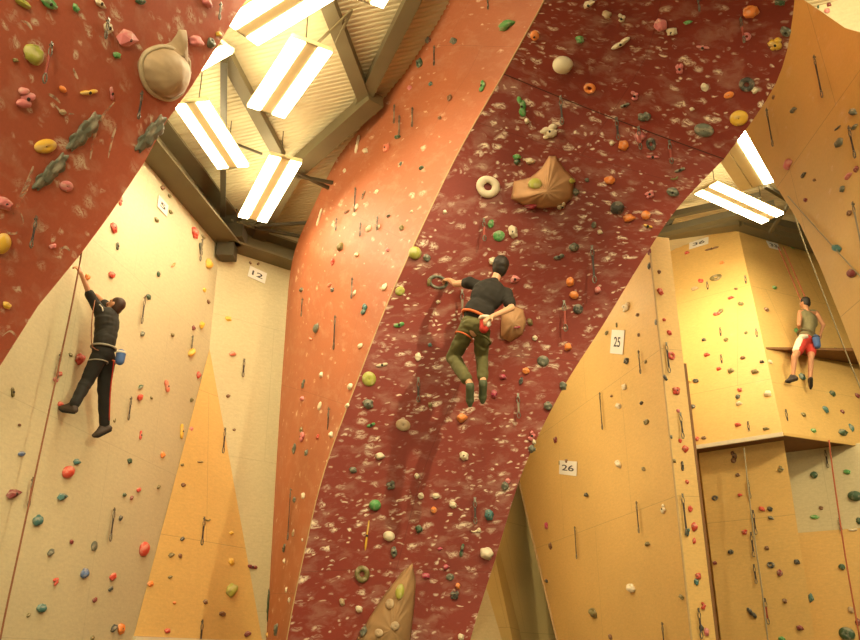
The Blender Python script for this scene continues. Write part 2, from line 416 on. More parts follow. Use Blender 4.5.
# ================================================================ F/H: big yellow wall with its narrow end face
aF = hdir(-13); nF = Vector((-aF.y, aF.x, 0)); pF = at_dist(675, 480, 14.0); wF = -nF
def onF(px, py): return on(px, py, pF, nF)
zF = onF(647, 238).z; print('zF', zF)
b1 = onF(558, 640); b0 = onF(520, 483); dd = b0 - b1; low = b1 - dd * (b1.z / dd.z)
topl = pF + aF * 7.6
poly = [up(pF, 0), up(pF, zF), up(topl, zF), Vector((topl.x, topl.y, b0.z + .6)), b0, b1, low]
fw = empty('climbing_wall'); tag(fw, 'tall yellow climbing wall right of the red pillar carrying number plate 26', 'climbing wall')
slab('front_panel', poly, wF * .38, M['yellow_panel'], 'F', fw)
vs, fs = tube([up(pF, 0.02) + nF * .01, up(pF, zF) + nF * .01], .016, 6); link('edge_highlight', mesh('es', vs, fs), M['edge'], fw)['label'] = 'pale vertical strip painting the edge highlight'  # pale tube paints the highlight along the vertical edge
vs, fs = tube([b0 + nF * .02, b1 + nF * .02, low + nF * .02], .02, 6); link('edge_highlight', mesh('es', vs, fs), M['edge'], fw)['label'] = 'pale slanting strip painting the lower edge highlight'  # pale tube paints the highlight on the slanting edge
h0 = pF - aF * .012; h1 = h0 + wF * .38
hq = [up(h0, 0), up(h1, 0), up(h1, zF), up(h0, zF)]
slab('end_panel', hq, aF * .01, M['yellow_panel'], 'H', fw)
# brown post beside the end panel, rising to y=363
pk = on(680, 363, h0, -aF); hp0 = h1 + aF * .3
slab('end_post', [up(h1, 0), up(h1 + wF * .05, 0), up(h1 + wF * .05, pk.z), up(h1, pk.z)], aF * 1.6, M['brown_board_shade'], None, fw)['label'] = 'brown boxed post with a flat cap'

# ================================================================ I: far yellow tower, upper block
tw = empty('climbing_tower'); tag(tw, 'far yellow climbing tower with a projecting upper block and number plates 36 and 33', 'climbing wall')
b_ = P(738, 229, 16.6); c_ = P(815, 252, 17.6); d_ = P(905, 280, 18.6)
e_ = P(783, 433, 14.7); g_ = P(694, 446.5, 15.75)
nI = (e_ - b_).cross(g_ - b_).normalized()
def onI(px, py): return on(px, py, b_, nI)
a_ = onI(636, 241); m_ = onI(680, 360); ml = onI(636, 352)
f_ = P(856, 443.5, 15.5); f2 = P(920, 452, 16.3)
V1 = [a_, b_, e_, g_, m_, ml, c_, f_, d_, f2]
for nm_, pts_, f_i in (('left_facet', [a_, b_, e_, g_, m_, ml], [(0, 1, 2), (0, 2, 4), (2, 3, 4), (0, 4, 5)]), ('right_facet', [b_, c_, d_, f2, f_, e_], [(0, 1, 4), (0, 4, 5), (1, 2, 3), (1, 3, 4)])):
    nn = (pts_[1] - pts_[0]).cross(pts_[-2] - pts_[0]).normalized(); uu_, vv_ = frame(nn if nn.dot(EYE - pts_[0]) > 0 else -nn)
    link(nm_, mesh(nm_, pts_, f_i, uv=[((p - b_).dot(uu_), (p - b_).dot(vv_) + .9) for p in pts_]), M['yellow_panel'], tw); reg('I', pts_, f_i)
zu = e_.z
gb = P(697, 452, 16.35); eb = P(785, 452, 16.5); fb = P(842, 445, 16.0); f2b = P(930, 452, 16.9)
for q in (gb, eb, fb, f2b): q.z = zu
g2 = Vector((g_.x, g_.y, zu))
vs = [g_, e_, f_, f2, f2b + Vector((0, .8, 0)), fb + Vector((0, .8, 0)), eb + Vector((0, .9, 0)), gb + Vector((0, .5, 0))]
link('soffit', mesh('so', vs, [(0, 1, 6, 7), (1, 2, 5, 6), (2, 3, 4, 5)]), M['brown_board_shade'], tw)['label'] = 'soffit painted brown for shade'  # brown stands in for the shade under the block
vs, fs = join([box_between(g_ - Z * .02, e_ - Z * .02, .05, .07)]); link('soffit_edge', mesh('se', vs, fs), M['trim_white'], tw)['label'] = 'white edging strip'
vs, fs = join([box_between(e_ - Z * .02, f_ - Z * .02, .04, .05)]); link('soffit_edge', mesh('se', vs, fs), M['yellow_panel'], tw)
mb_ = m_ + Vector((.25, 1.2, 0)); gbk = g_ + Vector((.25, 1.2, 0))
vs = [m_, g_, gbk, mb_]; link('side_cheek', mesh('sc', vs, [(0, 1, 2, 3)]), M['brown_board_shade'], tw)  # cheek coloured brown in place of its shade
# shelf wedge under the third climber
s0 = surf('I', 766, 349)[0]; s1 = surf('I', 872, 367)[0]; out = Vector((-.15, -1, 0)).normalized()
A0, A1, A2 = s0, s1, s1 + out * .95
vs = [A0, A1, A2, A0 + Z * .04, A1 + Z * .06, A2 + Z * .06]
link('shelf', mesh('sh', vs, [(0, 1, 2), (5, 4, 3), (0, 2, 5, 3), (1, 4, 5, 2), (0, 3, 4, 1)]), M['brown_board_shade'], tw)['label'] = 'wedge-shaped ledge painted brown for its shaded underside'  # brown puts the underside's shade into the colour
# J: projecting yellow column below; K: recessed wall, white panel over yellow
aJ = Vector((.777, -.629, 0)); pJ = at_dist(740, 520, 16.8); nJ = Vector((-.629, -.777, 0)); aJ = Vector((nJ.y * -1, nJ.x, 0))
def onJ(px, py): return on(px, py, pJ, nJ)
jl, jr = onJ(721, 640), onJ(815, 640)
q = [up(jl, 0), up(jr, 0), up(jr, zu), up(jl, zu)]
slab('lower_column', q, Vector((.35, 1.3, 0)), M['yellow_panel'], 'J', tw)
k0 = P(785, 452, 16.2); k1 = P(842, 445, 15.6); aK = Vector((k1.x - k0.x, k1.y - k0.y, 0)).normalized(); nK = Vector((aK.y, -aK.x, 0))
if nK.dot(EYE - k0) < 0: nK = -nK
def onK(px, py): return on(px, py, k0, nK)
w0 = onK(798, 533); kz = w0.z; kl = up(k0, 0) - aK * .6; kr = up(k0, 0) + aK * 4
slab('recessed_panel', [up(kl, kz), up(kr, kz), up(kr, zu), up(kl, zu)], -nK * .1, M['cream_panel'], 'K', tw)['label'] = 'dirty white recessed panel'
slab('recessed_panel', [up(kl, 0), up(kr, 0), up(kr, kz), up(kl, kz)], -nK * .1, M['yellow_panel'], 'K', tw)['label'] = 'yellow recessed panel'
struct(link('gap_shade_sheet', mesh('wg', [P(600, 900, 18.5), P(760, 900, 18.5), P(760, 200, 18.9), P(600, 200, 18.9)], [(0, 1, 2, 3)]), M['brown_board_shade']))  # brown sheet added to stand for the shade in the gap
# beams above the tower
def bar3(a, b, w, h, m='steel'): vs, fs = box_between(a, b, w, h); struct(link('roof_beam', mesh('rb', vs, fs), M[m]))
bar3(P(630, 236, 17.0), P(738, 221, 16.4), .3, .32); bar3(P(738, 221, 16.4), P(905, 270, 18.4), .3, .32)
bar3(P(630, 240, 16.0), P(775, 205, 14.8), .2, .14, 'steel_dark'); bar3(P(640, 222, 15.5), P(760, 196, 14.5), .12, .12, 'steel_dark')
bar3(P(696, 234, 17.2), P(698, 200, 16.6), .25, .2, 'steel_dark'); bar3(P(656, 246, 16), P(672, 215, 15.5), .12, .12, 'steel_dark')
bar3(P(735, 214, 15.6), P(830, 236, 16.0), .16, .16, 'steel_dark'); bar3(P(770, 232, 15.2), P(805, 180, 13.5), .06, .06, 'steel_dark')
bar3(P(765, 186, 13.2), P(812, 214, 14), .07, .07, 'steel_dark')
vs = [P(620, 243, 17.6), P(738, 228, 17.0), P(930, 285, 19), P(930, 150, 19), P(738, 120, 17.0), P(620, 140, 17.6)]
struct(link('wall_gable', mesh('wgb', vs, [(0, 1, 4, 5), (1, 2, 3, 4)]), M['cladding']))

# ================================================================ M: big yellow-orange overhang at the right, N: bright wall above
q = [P(750, 140, 11.0), P(860, 372, 9.6), P(872, 40, 7.6)]
nM = (q[1] - q[0]).cross(q[2] - q[0]).normalized()
if nM.dot(EYE - q[0]) < 0: nM = -nM
qM = q[0].copy()
def onM(px, py): return on(px, py, qM, nM)
mp = [(725, 95), (751, 141), (776, 186), (800, 224), (819, 264), (838, 311), (862, 372), (885, 440), (905, 500), (915, 500), (925, 60), (920, 42), (862, 33), (845, 28), (822, 12), (799, -3), (770, -24), (735, -40)]
o = slab('climbing_wall', [onM(x, y) for x, y in mp], Vector((.35, .42, .1)), M['orange_panel'], 'M', side=M['edge'])
tag(o, 'big orange-yellow overhanging climbing wall filling the upper right corner', 'climbing wall')
print('M Y', [round(onM(x, y).y, 1) for x, y in mp])
nq = [P(745, -110, 9.3), P(1000, -110, 9.0), P(1000, 60, 9.9), P(900, 60, 10.0), P(760, 20, 10.2)]
o = slab('climbing_wall', nq, Vector((0, .3, 0)), M['cream_panel'], 'N')
tag(o, 'brightly lit pale yellow wall peeking above the top right overhang', 'climbing wall')
# ================================================================ climbing holds
def ico(sub):
    bm = bmesh.new(); bmesh.ops.create_icosphere(bm, subdivisions=sub, radius=.5); return bm
def fin(bm, name, smooth=True):
    me = bpy.data.meshes.new(name); bm.to_mesh(me); bm.free()
    me.polygons.foreach_set('use_smooth', [smooth] * len(me.polygons)); return me
def nz(p, s, seed): return noise.noise(p * s + Vector((seed * 7.1, seed * 3.3, seed * 5.7)))
def sphere_lobes(lobes, sub=3, rough=.06, seed=0):
    bm = bmesh.new()
    for (x, y, z, r, sx, sy, sz) in lobes:
        ret = bmesh.ops.create_icosphere(bm, subdivisions=sub, radius=r)
        for v in ret['verts']:
            v.co = Vector((x + v.co.x * sx, y + v.co.y * sy, z + v.co.z * sz))
            v.co += v.co.normalized() * nz(v.co, 5, seed) * rough
    for v in bm.verts: v.co.z = max(v.co.z, -.03)
    return bm
HP = {}
def blob(seed, rough, lip=0):
    bm = ico(3)
    for v in bm.verts:
        p = v.co.copy(); k = 1 + rough * 2 * nz(p, 2.6, seed) + rough * .5 * nz(p, 7, seed)
        p *= k
        if lip and p.y > .02 and p.z > 0: p.z -= lip * math.exp(-((p.x / .26) ** 2 + ((p.y - .24) / .16) ** 2))
        if lip and p.y > .3: p.y -= .04
        v.co = Vector((p.x, p.y, max(p.z + .08, -.02)))
    return bm
for i in range(3): HP['blob%d' % i] = fin(blob(i + 1, .22), 'knob_hold')
for i in range(3): HP['jug%d' % i] = fin(blob(i + 5, .16, .38), 'jug_hold')
HP['ball0'] = fin(blob(9, .02), 'ball_hold')
def disc():
    bm = ico(3)
    for v in bm.verts:
        r = math.hypot(v.co.x, v.co.y); z = v.co.z * .6
        if z > 0 and r < .15: z -= .22 * (1 - r / .15)
        v.co.z = max(z, -.02)
    return bm
HP['disc0'] = fin(disc(), 'disc_hold')
def torus(R, r, a0=0, a1=2 * math.pi, ey=1.0, seg=28, rs=10, rough=.03, seed=2):
    bm = bmesh.new(); full = a1 - a0 > 6.2; ringv = []
    n = seg if full else seg + 1
    for i in range(n):
        a = a0 + (a1 - a0) * i / seg; tp = 1 if full else max(.25, math.sin(math.pi * min(1, max(0, i / seg))) ** .5)
        row = []
        for k in range(rs):
            b = 2 * math.pi * k / rs; rr = r * tp * (1 + rough * 6 * nz(Vector((a, b * .3, 0)), 1.3, seed))
            row.append(bm.verts.new(((R + rr * math.cos(b)) * math.cos(a), (R + rr * math.cos(b)) * math.sin(a) * ey, max(rr * math.sin(b) + r * .5, -.02))))
        ringv.append(row)
    for i in range(n if full else n - 1):
        A, B_ = ringv[i], ringv[(i + 1) % n]
        for k in range(rs): bm.faces.new((A[k], B_[k], B_[(k + 1) % rs], A[(k + 1) % rs]))
    if not full: bm.faces.new(ringv[0][::-1]); bm.faces.new(ringv[-1])
    bmesh.ops.recalc_face_normals(bm, faces=bm.faces); return bm
HP['ring0'] = fin(torus(.33, .17), 'ring_hold')
HP['thinring0'] = fin(torus(.40, .09), 'ring_hold')
HP['cres0'] = fin(torus(.34, .17, math.radians(190), math.radians(370), 1), 'crescent_hold')
HP['bean0'] = fin(sphere_lobes([(-.22, .02, .1, .27, 1, 1, .9), (.0, -.06, .1, .25, 1, 1, .9), (.23, .03, .1, .26, 1, 1, .9)], 2, .05, 3), 'bean_hold')
HP['drip0'] = fin(sphere_lobes([(-.2, .12, .1, .26, 1, 1, 1), (.18, .2, .1, .24, 1, 1, 1), (.05, -.15, .12, .3, 1, 1.1, 1), (-.22, -.28, .08, .18, 1, 1, 1)], 2, .08, 4), 'lobed_hold')
HP['drip1'] = fin(sphere_lobes([(-.1, .3, .1, .2, 1, 1, 1), (.12, .02, .1, .24, 1.2, 1, 1), (-.05, -.28, .12, .24, 1.3, 1, 1)], 2, .08, 8), 'lobed_hold')
HP['pinch0'] = fin(sphere_lobes([(0, .22, .1, .26, .8, 1, 1), (0, -.22, .1, .26, .9, 1, 1), (0, 0, .1, .3, .6, 1, .9)], 2, .05, 5), 'pinch_hold')
HP['rail0'] = fin(sphere_lobes([(-.05, .38, .08, .14, 1.8, 1, 1), (.05, .22, .12, .17, 2.0, 1, 1), (-.04, .05, .12, .18, 2.2, 1, 1), (.05, -.12, .13, .18, 2.1, 1, 1), (-.02, -.28, .1, .15, 2.0, 1, 1), (.04, -.4, .08, .11, 1.7, 1, 1)], 3, .17, 6), 'rail_hold')
def wedge(seed):
    bm = ico(1); rnd = random.Random(seed)
    for v in bm.verts: v.co *= 1 + rnd.uniform(-.18, .2); v.co.z = max(v.co.z + .05, -.02)
    return bm
for i in range(2): HP['wedge%d' % i] = fin(wedge(i + 3), 'faceted_hold', False)
bb = bmesh.new(); bmesh.ops.create_cone(bb, cap_ends=True, segments=8, radius1=.5, radius2=.4, depth=.5); BOLT = fin(bb, 'bolt', False)
NAMES = {'blob': ('knob_hold', 'knobbly'), 'jug': ('jug_hold', 'jug'), 'ball': ('ball_hold', 'round ball'), 'disc': ('disc_hold', 'disc-shaped'), 'ring': ('ring_hold', 'doughnut'), 'thinring': ('ring_hold', 'thin ring-shaped'),
 'cres': ('crescent_hold', 'crescent'), 'bean': ('bean_hold', 'bean-shaped'), 'drip': ('lobed_hold', 'lobed'), 'pinch': ('pinch_hold', 'pinch'), 'rail': ('rail_hold', 'ribbed'), 'wedge': ('faceted_hold', 'faceted')}
# where: short phrase for each wall
WALL = {'A': 'left white wall', 'B': 'narrow white wall', 'T': 'yellow triangle panel', 'C': 'upper left red panel', 'D': "pillar's lit side", 'E': "pillar's dark front",
        'F': 'plate 26 yellow wall', 'G': 'shaded back wall', 'H': 'narrow yellow strip', 'I': "tower's upper block", 'J': "tower's lower column", 'K': "tower's recessed panel", 'M': 'orange overhang', 'N': 'bright top right wall'}
LM = {'A': [(105, 350, 'the climber in black'), (162, 205, 'plate 5'), (67, 472, 'the large red ball'), (143, 549, 'the big red oval hold'), (190, 351, 'the yellow jug')],
      'B': [(257, 275, 'plate 12')], 'T': [(202, 530, 'the middle quickdraw'), (231, 590, 'the lime knob')],
      'C': [(163, 72, 'the teardrop volume'), (83, 131, 'the longest grey rail'), (45, 146, 'the banded yellow hold'), (33, 54, 'the lime jug')],
      'D': [(268, 605, 'the tall dark green rail'), (402, 49, 'the upper cream bar hold'), (420, 63, 'the dark green knob'), (365, 309, 'the teal knob'), (341, 247, 'the olive knob'), (303, 392, 'the grey pinch')],
      'E': [(486, 330, 'the central climber'), (542, 185, 'the sandy winged volume'), (488, 187, 'the cream doughnut hold'), (563, 64, 'the cream ball hold'), (400, 600, 'the tan pointed volume'), (739, 118, 'the big yellow disc hold'), (704, 130, 'the big grey disc'), (543, 361, 'the grey disc hold'), (369, 379, 'the lime disc hold'), (487, 553, 'the large two-tone jug'), (621, 43, 'the cream bar hold'), (375, 505, 'the green ball hold'), (617, 208, 'the grey ring hold')],
      'F': [(568, 467, 'plate 26'), (618, 342, 'plate 25')], 'G': [], 'H': [(671, 356, 'the square red frame hold')],
      'I': [(699, 244, 'plate 36'), (773, 246, 'plate 33'), (806, 340, 'the far climber'), (745, 442, 'the soffit edge')],
      'J': [(770, 565, 'the dark ring hold'), (751, 613, 'the dark crescent hold')], 'K': [(847, 634, 'the biggest green hold')], 'M': [(838, 248, 'the teal hold'), (853, 273, 'the maroon hold')], 'N': []}
def relation(px, py, key, skip=8):
    best = None
    for x, y, nme in LM[key]:
        d = math.hypot(px - x, py - y)
        if d < skip: continue
        if best is None or d < best[0]: best = (d, x, y, nme)
    if best is None or best[0] > 95: return None
    d, x, y, nme = best; dx, dy = px - x, py - y; ax, ay = abs(dx), abs(dy)
    dist = '' if d < 50 else 'far '
    if ax > 2.2 * ay: w = 'left of' if dx < 0 else 'right of'
    elif ay > 2.2 * ax: w = 'above' if dy < 0 else 'below'
    else: w = ('above' if dy < 0 else 'below') + ('-left of' if dx < 0 else '-right of')
    return dist + w + ' ' + nme
ORD = ['topmost', 'second from top', 'third from top', 'fourth from top', 'fifth from top', 'sixth from top', 'seventh from top', 'eighth from top', 'ninth from top', 'tenth from top', 'eleventh from top', 'twelfth from top']
PEND = []   # (object, base label, px, py, key)
def label_all():
    groups = {}
    for r in PEND: groups.setdefault(r[1] + '|' + r[4], []).append(r)
    used = set()
    for k, rs in groups.items():
        w = WALL[rs[0][4]]
        if len(rs) == 1: rs[0][0]['label'] = '%s on %s' % (rs[0][1], w); continue
        rel = {}
        for r in rs: rel.setdefault(relation(r[2], r[3], r[4]), []).append(r)
        rs.sort(key=lambda r: r[3])
        for i, r in enumerate(rs):
            q = relation(r[2], r[3], r[4]); n = len(rs)
            if q and len(rel[q]) == 1: lab = '%s on %s, %s' % (r[1], w, q)
            elif q and len(rel[q]) == 2:
                s = sorted(rel[q], key=lambda t: t[3]); lab = '%s, %s, the %s one' % (r[1], q, 'upper' if s[0] is r else 'lower')
            else:
                o_ = ORD[i] if i < n - 1 else 'lowest'
                lab = '%s on %s, %s of %d' % (r[1], w, o_, n)
            r[0]['label'] = lab
    seen = {}
    for r in PEND: seen.setdefault(r[0]['label'], []).append(r)
    for l, rs in seen.items():
        if len(rs) > 1:
            rs.sort(key=lambda r: r[3])
            for i, r in enumerate(rs): r[0]['label'] = '%s on %s, %s of %d' % (r[1], WALL[r[4]], ORD[i] if i < len(rs) - 1 else 'lowest', len(rs))
    for r in PEND:
        if len(r[0]['label'].split()) > 16: print('LONG', r[0]['label'])
rnd = random.Random(4)
def hold(key, px, py, w, h, col, kind, ang=None, lift=None):
    loc, n = surf(key, px, py)
    if loc is None: return
    z = zdepth(loc); vdir = (EYE - loc).normalized(); cosv = max(.3, n.dot(vdir)); sinv = math.sqrt(max(0, 1 - cosv ** 2))
    if max(w, h) <= 8 and key in 'ABTFHIJKD': w *= .88; h *= .88
    W, H = w * z / F, h * z / F
    # local axes: picture-up projected on the surface
    y = UP - n * UP.dot(n); y.normalize(); x = y.cross(n).normalized()
    cosx = max(.35, abs(x.dot(RT))); D_ = min(W, H) * .95
    Wr = math.sqrt(max(W * W * .3, W * W - (D_ * .5 * math.sqrt(1 - cosx ** 2)) ** 2)) / cosx
    Wr = min(Wr, W * 1.7)
    if kind[-1].isdigit(): pk = kind
    else:
        c = [k for k in HP if k.rstrip('012') == kind]; pk = c[rnd.randrange(len(c))]
    kk = pk.rstrip('012'); nm, adj = NAMES[kk]
    me = HP[pk]
    o = bpy.data.objects.new(nm, me); COL.objects.link(o)
    if not me.materials: me.materials.append(None)
    o.material_slots[0].link = 'OBJECT'; o.material_slots[0].material = HM[col]
    a = math.radians(ang) if ang is not None else rnd.uniform(-.35, .35)
    R = Matrix((x, y, n)).transposed() @ Matrix.Rotation(a, 3, 'Z')
    if pk not in ('blob0',) and ang is None and kk in ('blob',) and rnd.random() < .5: R = R @ Matrix.Rotation(0, 3, 'Z')
    o.matrix_world = Matrix.Translation(loc + n * .004) @ R.to_4x4() @ Matrix.Diagonal((Wr, H, D_, 1))
    size = 'tiny' if max(w, h) <= 4.5 else ('small' if max(w, h) <= 7 else ('mid-size' if max(w, h) <= 10.5 else 'large'))
    o['category'] = 'climbing hold'; o['group'] = 'climbing holds on ' + WALL[key]
    PEND.append((o, '%s %s %s hold' % (size, col, adj), px, py, key))
    if max(w, h) >= 9 and kk not in ('ring', 'thinring', 'rail', 'cres'):
        b = bpy.data.objects.new('bolt', BOLT); COL.objects.link(b); b.parent = o
        if not BOLT.materials: BOLT.materials.append(M['bolt'])
        r_ = .035; zz = .5 if kk in ('blob', 'ball', 'wedge') else .36
        if kk == 'disc': zz = .09
        if kk == 'jug': zz = .3
        b.location = (0, -.02, zz); b.scale = (r_ / Wr * 1.0, r_ / H, .15); b['label'] = 'dark fixing bolt'
    return o
K_ = {'r': 'red', 'm': 'maroon', 'o': 'orange', 's': 'salmon', 'y': 'yellow', 'l': 'lime', 'g': 'green', 'd': 'dark green', 't': 'teal', 'b': 'blue', 'a': 'grey', 'k': 'dark grey', 'p': 'pink', 'x': 'magenta', 'c': 'cream', 'e': 'beige', 'n': 'brown', 'v': 'olive', 'z': 'black'}
def holds(key, text):
    for ln in text.strip().split(';'):
        f = ln.split()
        if not f: continue
        px, py, w, h = map(float, f[:4]); hold(key, px, py, w, h, K_[f[4]], f[5] if len(f) > 5 else 'blob', float(f[6]) if len(f) > 6 else None)
holds('C', '''21 2 14 8 l jug; 48 3 13 9 g blob; 75 8 6 6 g; 140 1 8 6 d; 99 3 10 8 c wedge; 107 27 9 12 c wedge; 125 38 16 20 p wedge; 33 54 15 20 l jug; 116 55 6 6 g;
24 97 18 20 p drip; 62 89 6 6 o ball; 88 92 14 9 y bean 20; 111 93 6 15 p pinch 35; 45 146 17 15 y disc; 195 41 12 11 p blob; 210 43 8 11 a jug; 206 2 9 9 p; 186 72 7 6 c; 218 34 5 5 y;
83 131 15 46 a rail -35; 50 171 14 46 a rail -38; 150 133 15 44 a rail -35; 66 186 11 11 p disc; 3 203 12 11 p blob; 1 243 12 22 y ball; 6 305 7 6 y; 15 60 4 4 v; 62 112 5 5 e; 52 246 5 5 p''')
holds('A', '''120 201 6 11 r pinch; 113 228 6 10 r; 117 246 5 9 a pinch; 87 277 5 8 o; 111 275 7 7 r; 162 188 5 5 n; 169 196 4 4 v; 170 212 5 6 v wedge; 156 220 5 5 v; 194 233 7 10 r; 203 237 6 4 v;
200 249 6 14 a pinch; 208 264 7 11 y; 173 265 7 5 o bean 25; 158 274 4 6 d; 204 290 4 5 y; 208 302 4 5 n; 148 297 5 6 d; 142 334 5 5 a; 172 335 4 4 v; 193 328 4 6 m; 201 325 6 8 y; 191 352 9 7 y jug;
79 359 8 11 r blob; 70 355 4 4 v; 59 374 5 5 r; 55 380 5 6 p; 12 392 6 11 v pinch; 166 386 8 14 s pinch; 140 387 6 6 d wedge; 139 397 8 8 r wedge; 198 375 5 8 r; 207 399 5 6 y; 191 400 4 5 v; 181 431 7 16 y pinch;
190 429 5 6 p; 140 435 5 10 r pinch; 162 455 5 7 o; 129 461 5 6 d; 76 462 7 7 t; 67 472 11 12 r ball; 21 454 7 5 b; 114 419 4 8 v cres; 12 494 13 11 m wedge; 61 497 9 9 t wedge; 37 520 9 12 t jug; 124 495 4 4 d;
138 490 5 5 r; 131 498 4 4 m; 158 487 4 4 v; 120 518 4 6 k; 94 546 7 10 a disc; 71 542 4 5 m; 50 552 7 8 a jug; 143 549 10 14 r ball; 84 573 8 10 b jug; 55 581 8 8 r drip; 112 577 7 8 r; 110 589 5 5 k; 94 600 5 5 m;
41 608 9 9 t jug; 113 628 7 7 k; 120 629 7 10 o; 92 638 4 5 v; 28 615 4 4 v; 151 398 3 3 v; 19 425 3 3 n''')
holds('B', '250 263 5 4 n pinch 40; 258 264 5 4 n pinch -50; 228 319 6 5 y; 232 354 7 7 s wedge; 228 396 4 4 n; 234 430 3 3 n; 252 567 9 7 m bean -20')
holds('T', '183 485 4 5 n; 207 519 7 5 v cres; 182 539 4 4 k; 171 555 5 5 v; 180 556 3 5 n; 150 584 5 6 o; 170 577 4 3 v; 205 602 4 5 n; 174 603 3 3 o; 167 631 5 5 r; 200 462 6 3 v bean; 182 465 3 3 v; 231 533 4 4 y; 231 562 5 8 y; 231 590 9 12 l blob; 222 614 6 5 n; 247 634 6 6 m')
holds('D', '''411 22 5 8 r; 402 49 6 20 c pinch -8; 428 40 5 7 a; 420 63 6 9 d; 399 68 5 5 c; 410 88 5 5 p; 398 137 7 5 d; 358 144 6 20 c pinch -5; 366 151 6 6 c; 387 148 6 9 s; 320 217 5 20 c pinch -8; 401 164 3 5 a;
422 168 5 5 d; 364 195 5 10 n pinch -15; 347 212 8 6 n bean; 357 207 4 7 c; 341 247 7 9 v; 369 229 6 8 c jug; 379 227 3 6 c; 389 216 4 4 a; 402 228 6 6 v; 412 212 3 4 c; 357 255 5 5 c; 333 262 5 8 r; 302 290 5 5 a;
330 285 6 4 s; 333 290 5 5 k; 385 287 5 9 c jug; 355 293 3 7 c; 365 309 8 12 t drip; 317 328 7 11 a jug; 311 339 8 5 s bean; 361 346 6 7 c jug; 322 375 5 7 c; 304 384 6 10 a pinch; 303 399 6 6 p; 320 406 6 9 c disc;
351 387 7 8 c ball; 350 408 5 6 c; 332 435 6 7 c; 303 437 8 11 p drip; 302 430 6 5 v; 318 437 4 6 r; 295 449 5 10 a; 307 453 5 7 a; 304 496 6 6 c; 295 500 5 6 a; 285 548 6 10 a pinch; 285 561 4 5 c; 303 540 3 3 c;
287 590 4 6 c; 269 605 6 28 d rail; 268 635 5 5 y; 277 630 6 12 a; 290 600 4 5 c; 294 533 4 8 e; 507 25 14 9 g blob; 454 41 7 7 a; 483 86 7 12 g drip; 450 98 5 8 n; 431 84 4 5 t; 430 40 3 4 m; 440 118 4 4 n; 345 171 4 5 c; 377 192 4 5 c; 388 250 4 4 p''')
holds('E', '''535 35 8 9 o; 589 3 13 8 c wedge; 607 14 7 10 e; 622 17 9 9 c drip; 580 39 7 8 g; 621 43 20 10 c bean 25; 563 64 19 18 c ball; 590 88 11 11 o ring; 635 95 9 10 p drip; 625 105 9 6 a bean; 642 117 7 8 a; 522 106 11 20 g drip;
527 121 5 6 c; 550 131 20 14 c drip; 640 137 10 11 p blob; 624 145 10 11 o jug; 517 157 8 6 g; 661 24 11 14 p jug; 672 31 9 8 c; 688 22 7 4 g; 703 47 11 6 p bean; 680 68 8 12 p drip; 705 87 6 8 c; 751 11 12 15 o jug; 747 36 7 9 p ring; 776 43 13 14 y drip;
786 31 7 11 a; 780 2 7 6 d; 747 84 13 15 k ring; 729 95 9 7 o disc; 739 118 16 16 y disc; 755 90 6 7 c; 704 130 17 14 a disc; 692 109 4 4 c; 647 116 7 8 a; 651 144 9 13 k ring; 653 157 12 5 p bean;
488 187 24 22 c ring; 576 192 6 8 a; 517 162 6 6 d; 530 161 9 6 c; 610 180 10 9 o jug; 617 208 13 14 k jug; 629 218 11 8 o blob; 491 224 6 8 g; 499 236 12 11 g disc; 513 232 9 12 c blob;
559 257 11 8 a bean; 574 247 9 9 a jug; 493 261 8 9 c jug; 515 279 10 9 p wedge; 570 282 8 10 o jug; 574 295 9 8 o ball; 578 309 10 10 k disc; 438 282 21 14 a thinring; 598 290 6 7 p; 680 170 10 6 a bean; 674 177 9 6 v cres; 650 194 10 8 p drip;
673 192 11 8 a; 646 215 9 9 o ball; 648 226 9 5 y bean; 415 253 13 13 l ball; 427 258 7 7 a; 400 291 10 9 l disc; 429 282 4 8 v; 399 325 11 8 g bean 15; 369 379 14 15 l disc; 368 404 10 9 a; 371 425 9 6 g bean 20; 382 365 12 6 c bean 10;
403 425 15 12 e disc; 353 470 7 6 a; 380 456 9 7 c; 418 357 6 8 c; 417 476 5 6 c; 543 361 12 11 a disc; 568 347 7 8 o; 535 338 5 5 c; 526 371 7 6 o; 521 381 4 7 k; 503 377 7 5 x; 494 394 6 7 x; 567 390 7 8 a;
548 406 8 8 a; 462 418 10 9 o blob; 532 436 9 10 p drip; 535 449 7 8 a; 464 456 9 8 c; 375 505 12 11 g ball; 367 535 5 32 y pinch -8; 389 536 12 10 c ball; 419 529 7 8 d; 362 574 15 17 v ring; 394 552 6 10 a; 421 496 6 6 c;
342 602 5 7 e; 359 609 7 6 c; 391 485 10 9 a drip; 426 576 8 5 x; 489 515 9 10 t blob; 462 550 8 14 d pinch; 487 553 13 13 c jug; 505 486 7 8 a; 508 481 5 5 p; 434 510 6 6 o; 446 567 6 5 x; 450 577 8 7 a disc;
455 595 10 9 k drip; 458 586 5 5 o; 436 496 7 5 c; 453 505 7 6 c; 461 637 6 6 c; 474 530 8 5 c cres; 440 549 5 3 x; 547 455 4 5 c; 479 530 4 4 c; 594 225 5 6 a; 600 232 5 5 c; 445 212 4 4 c; 587 180 4 4 a; 612 143 5 5 c; 438 302 4 4 c; 430 345 4 4 t; 530 322 5 7 v; 430 405 4 5 v''')
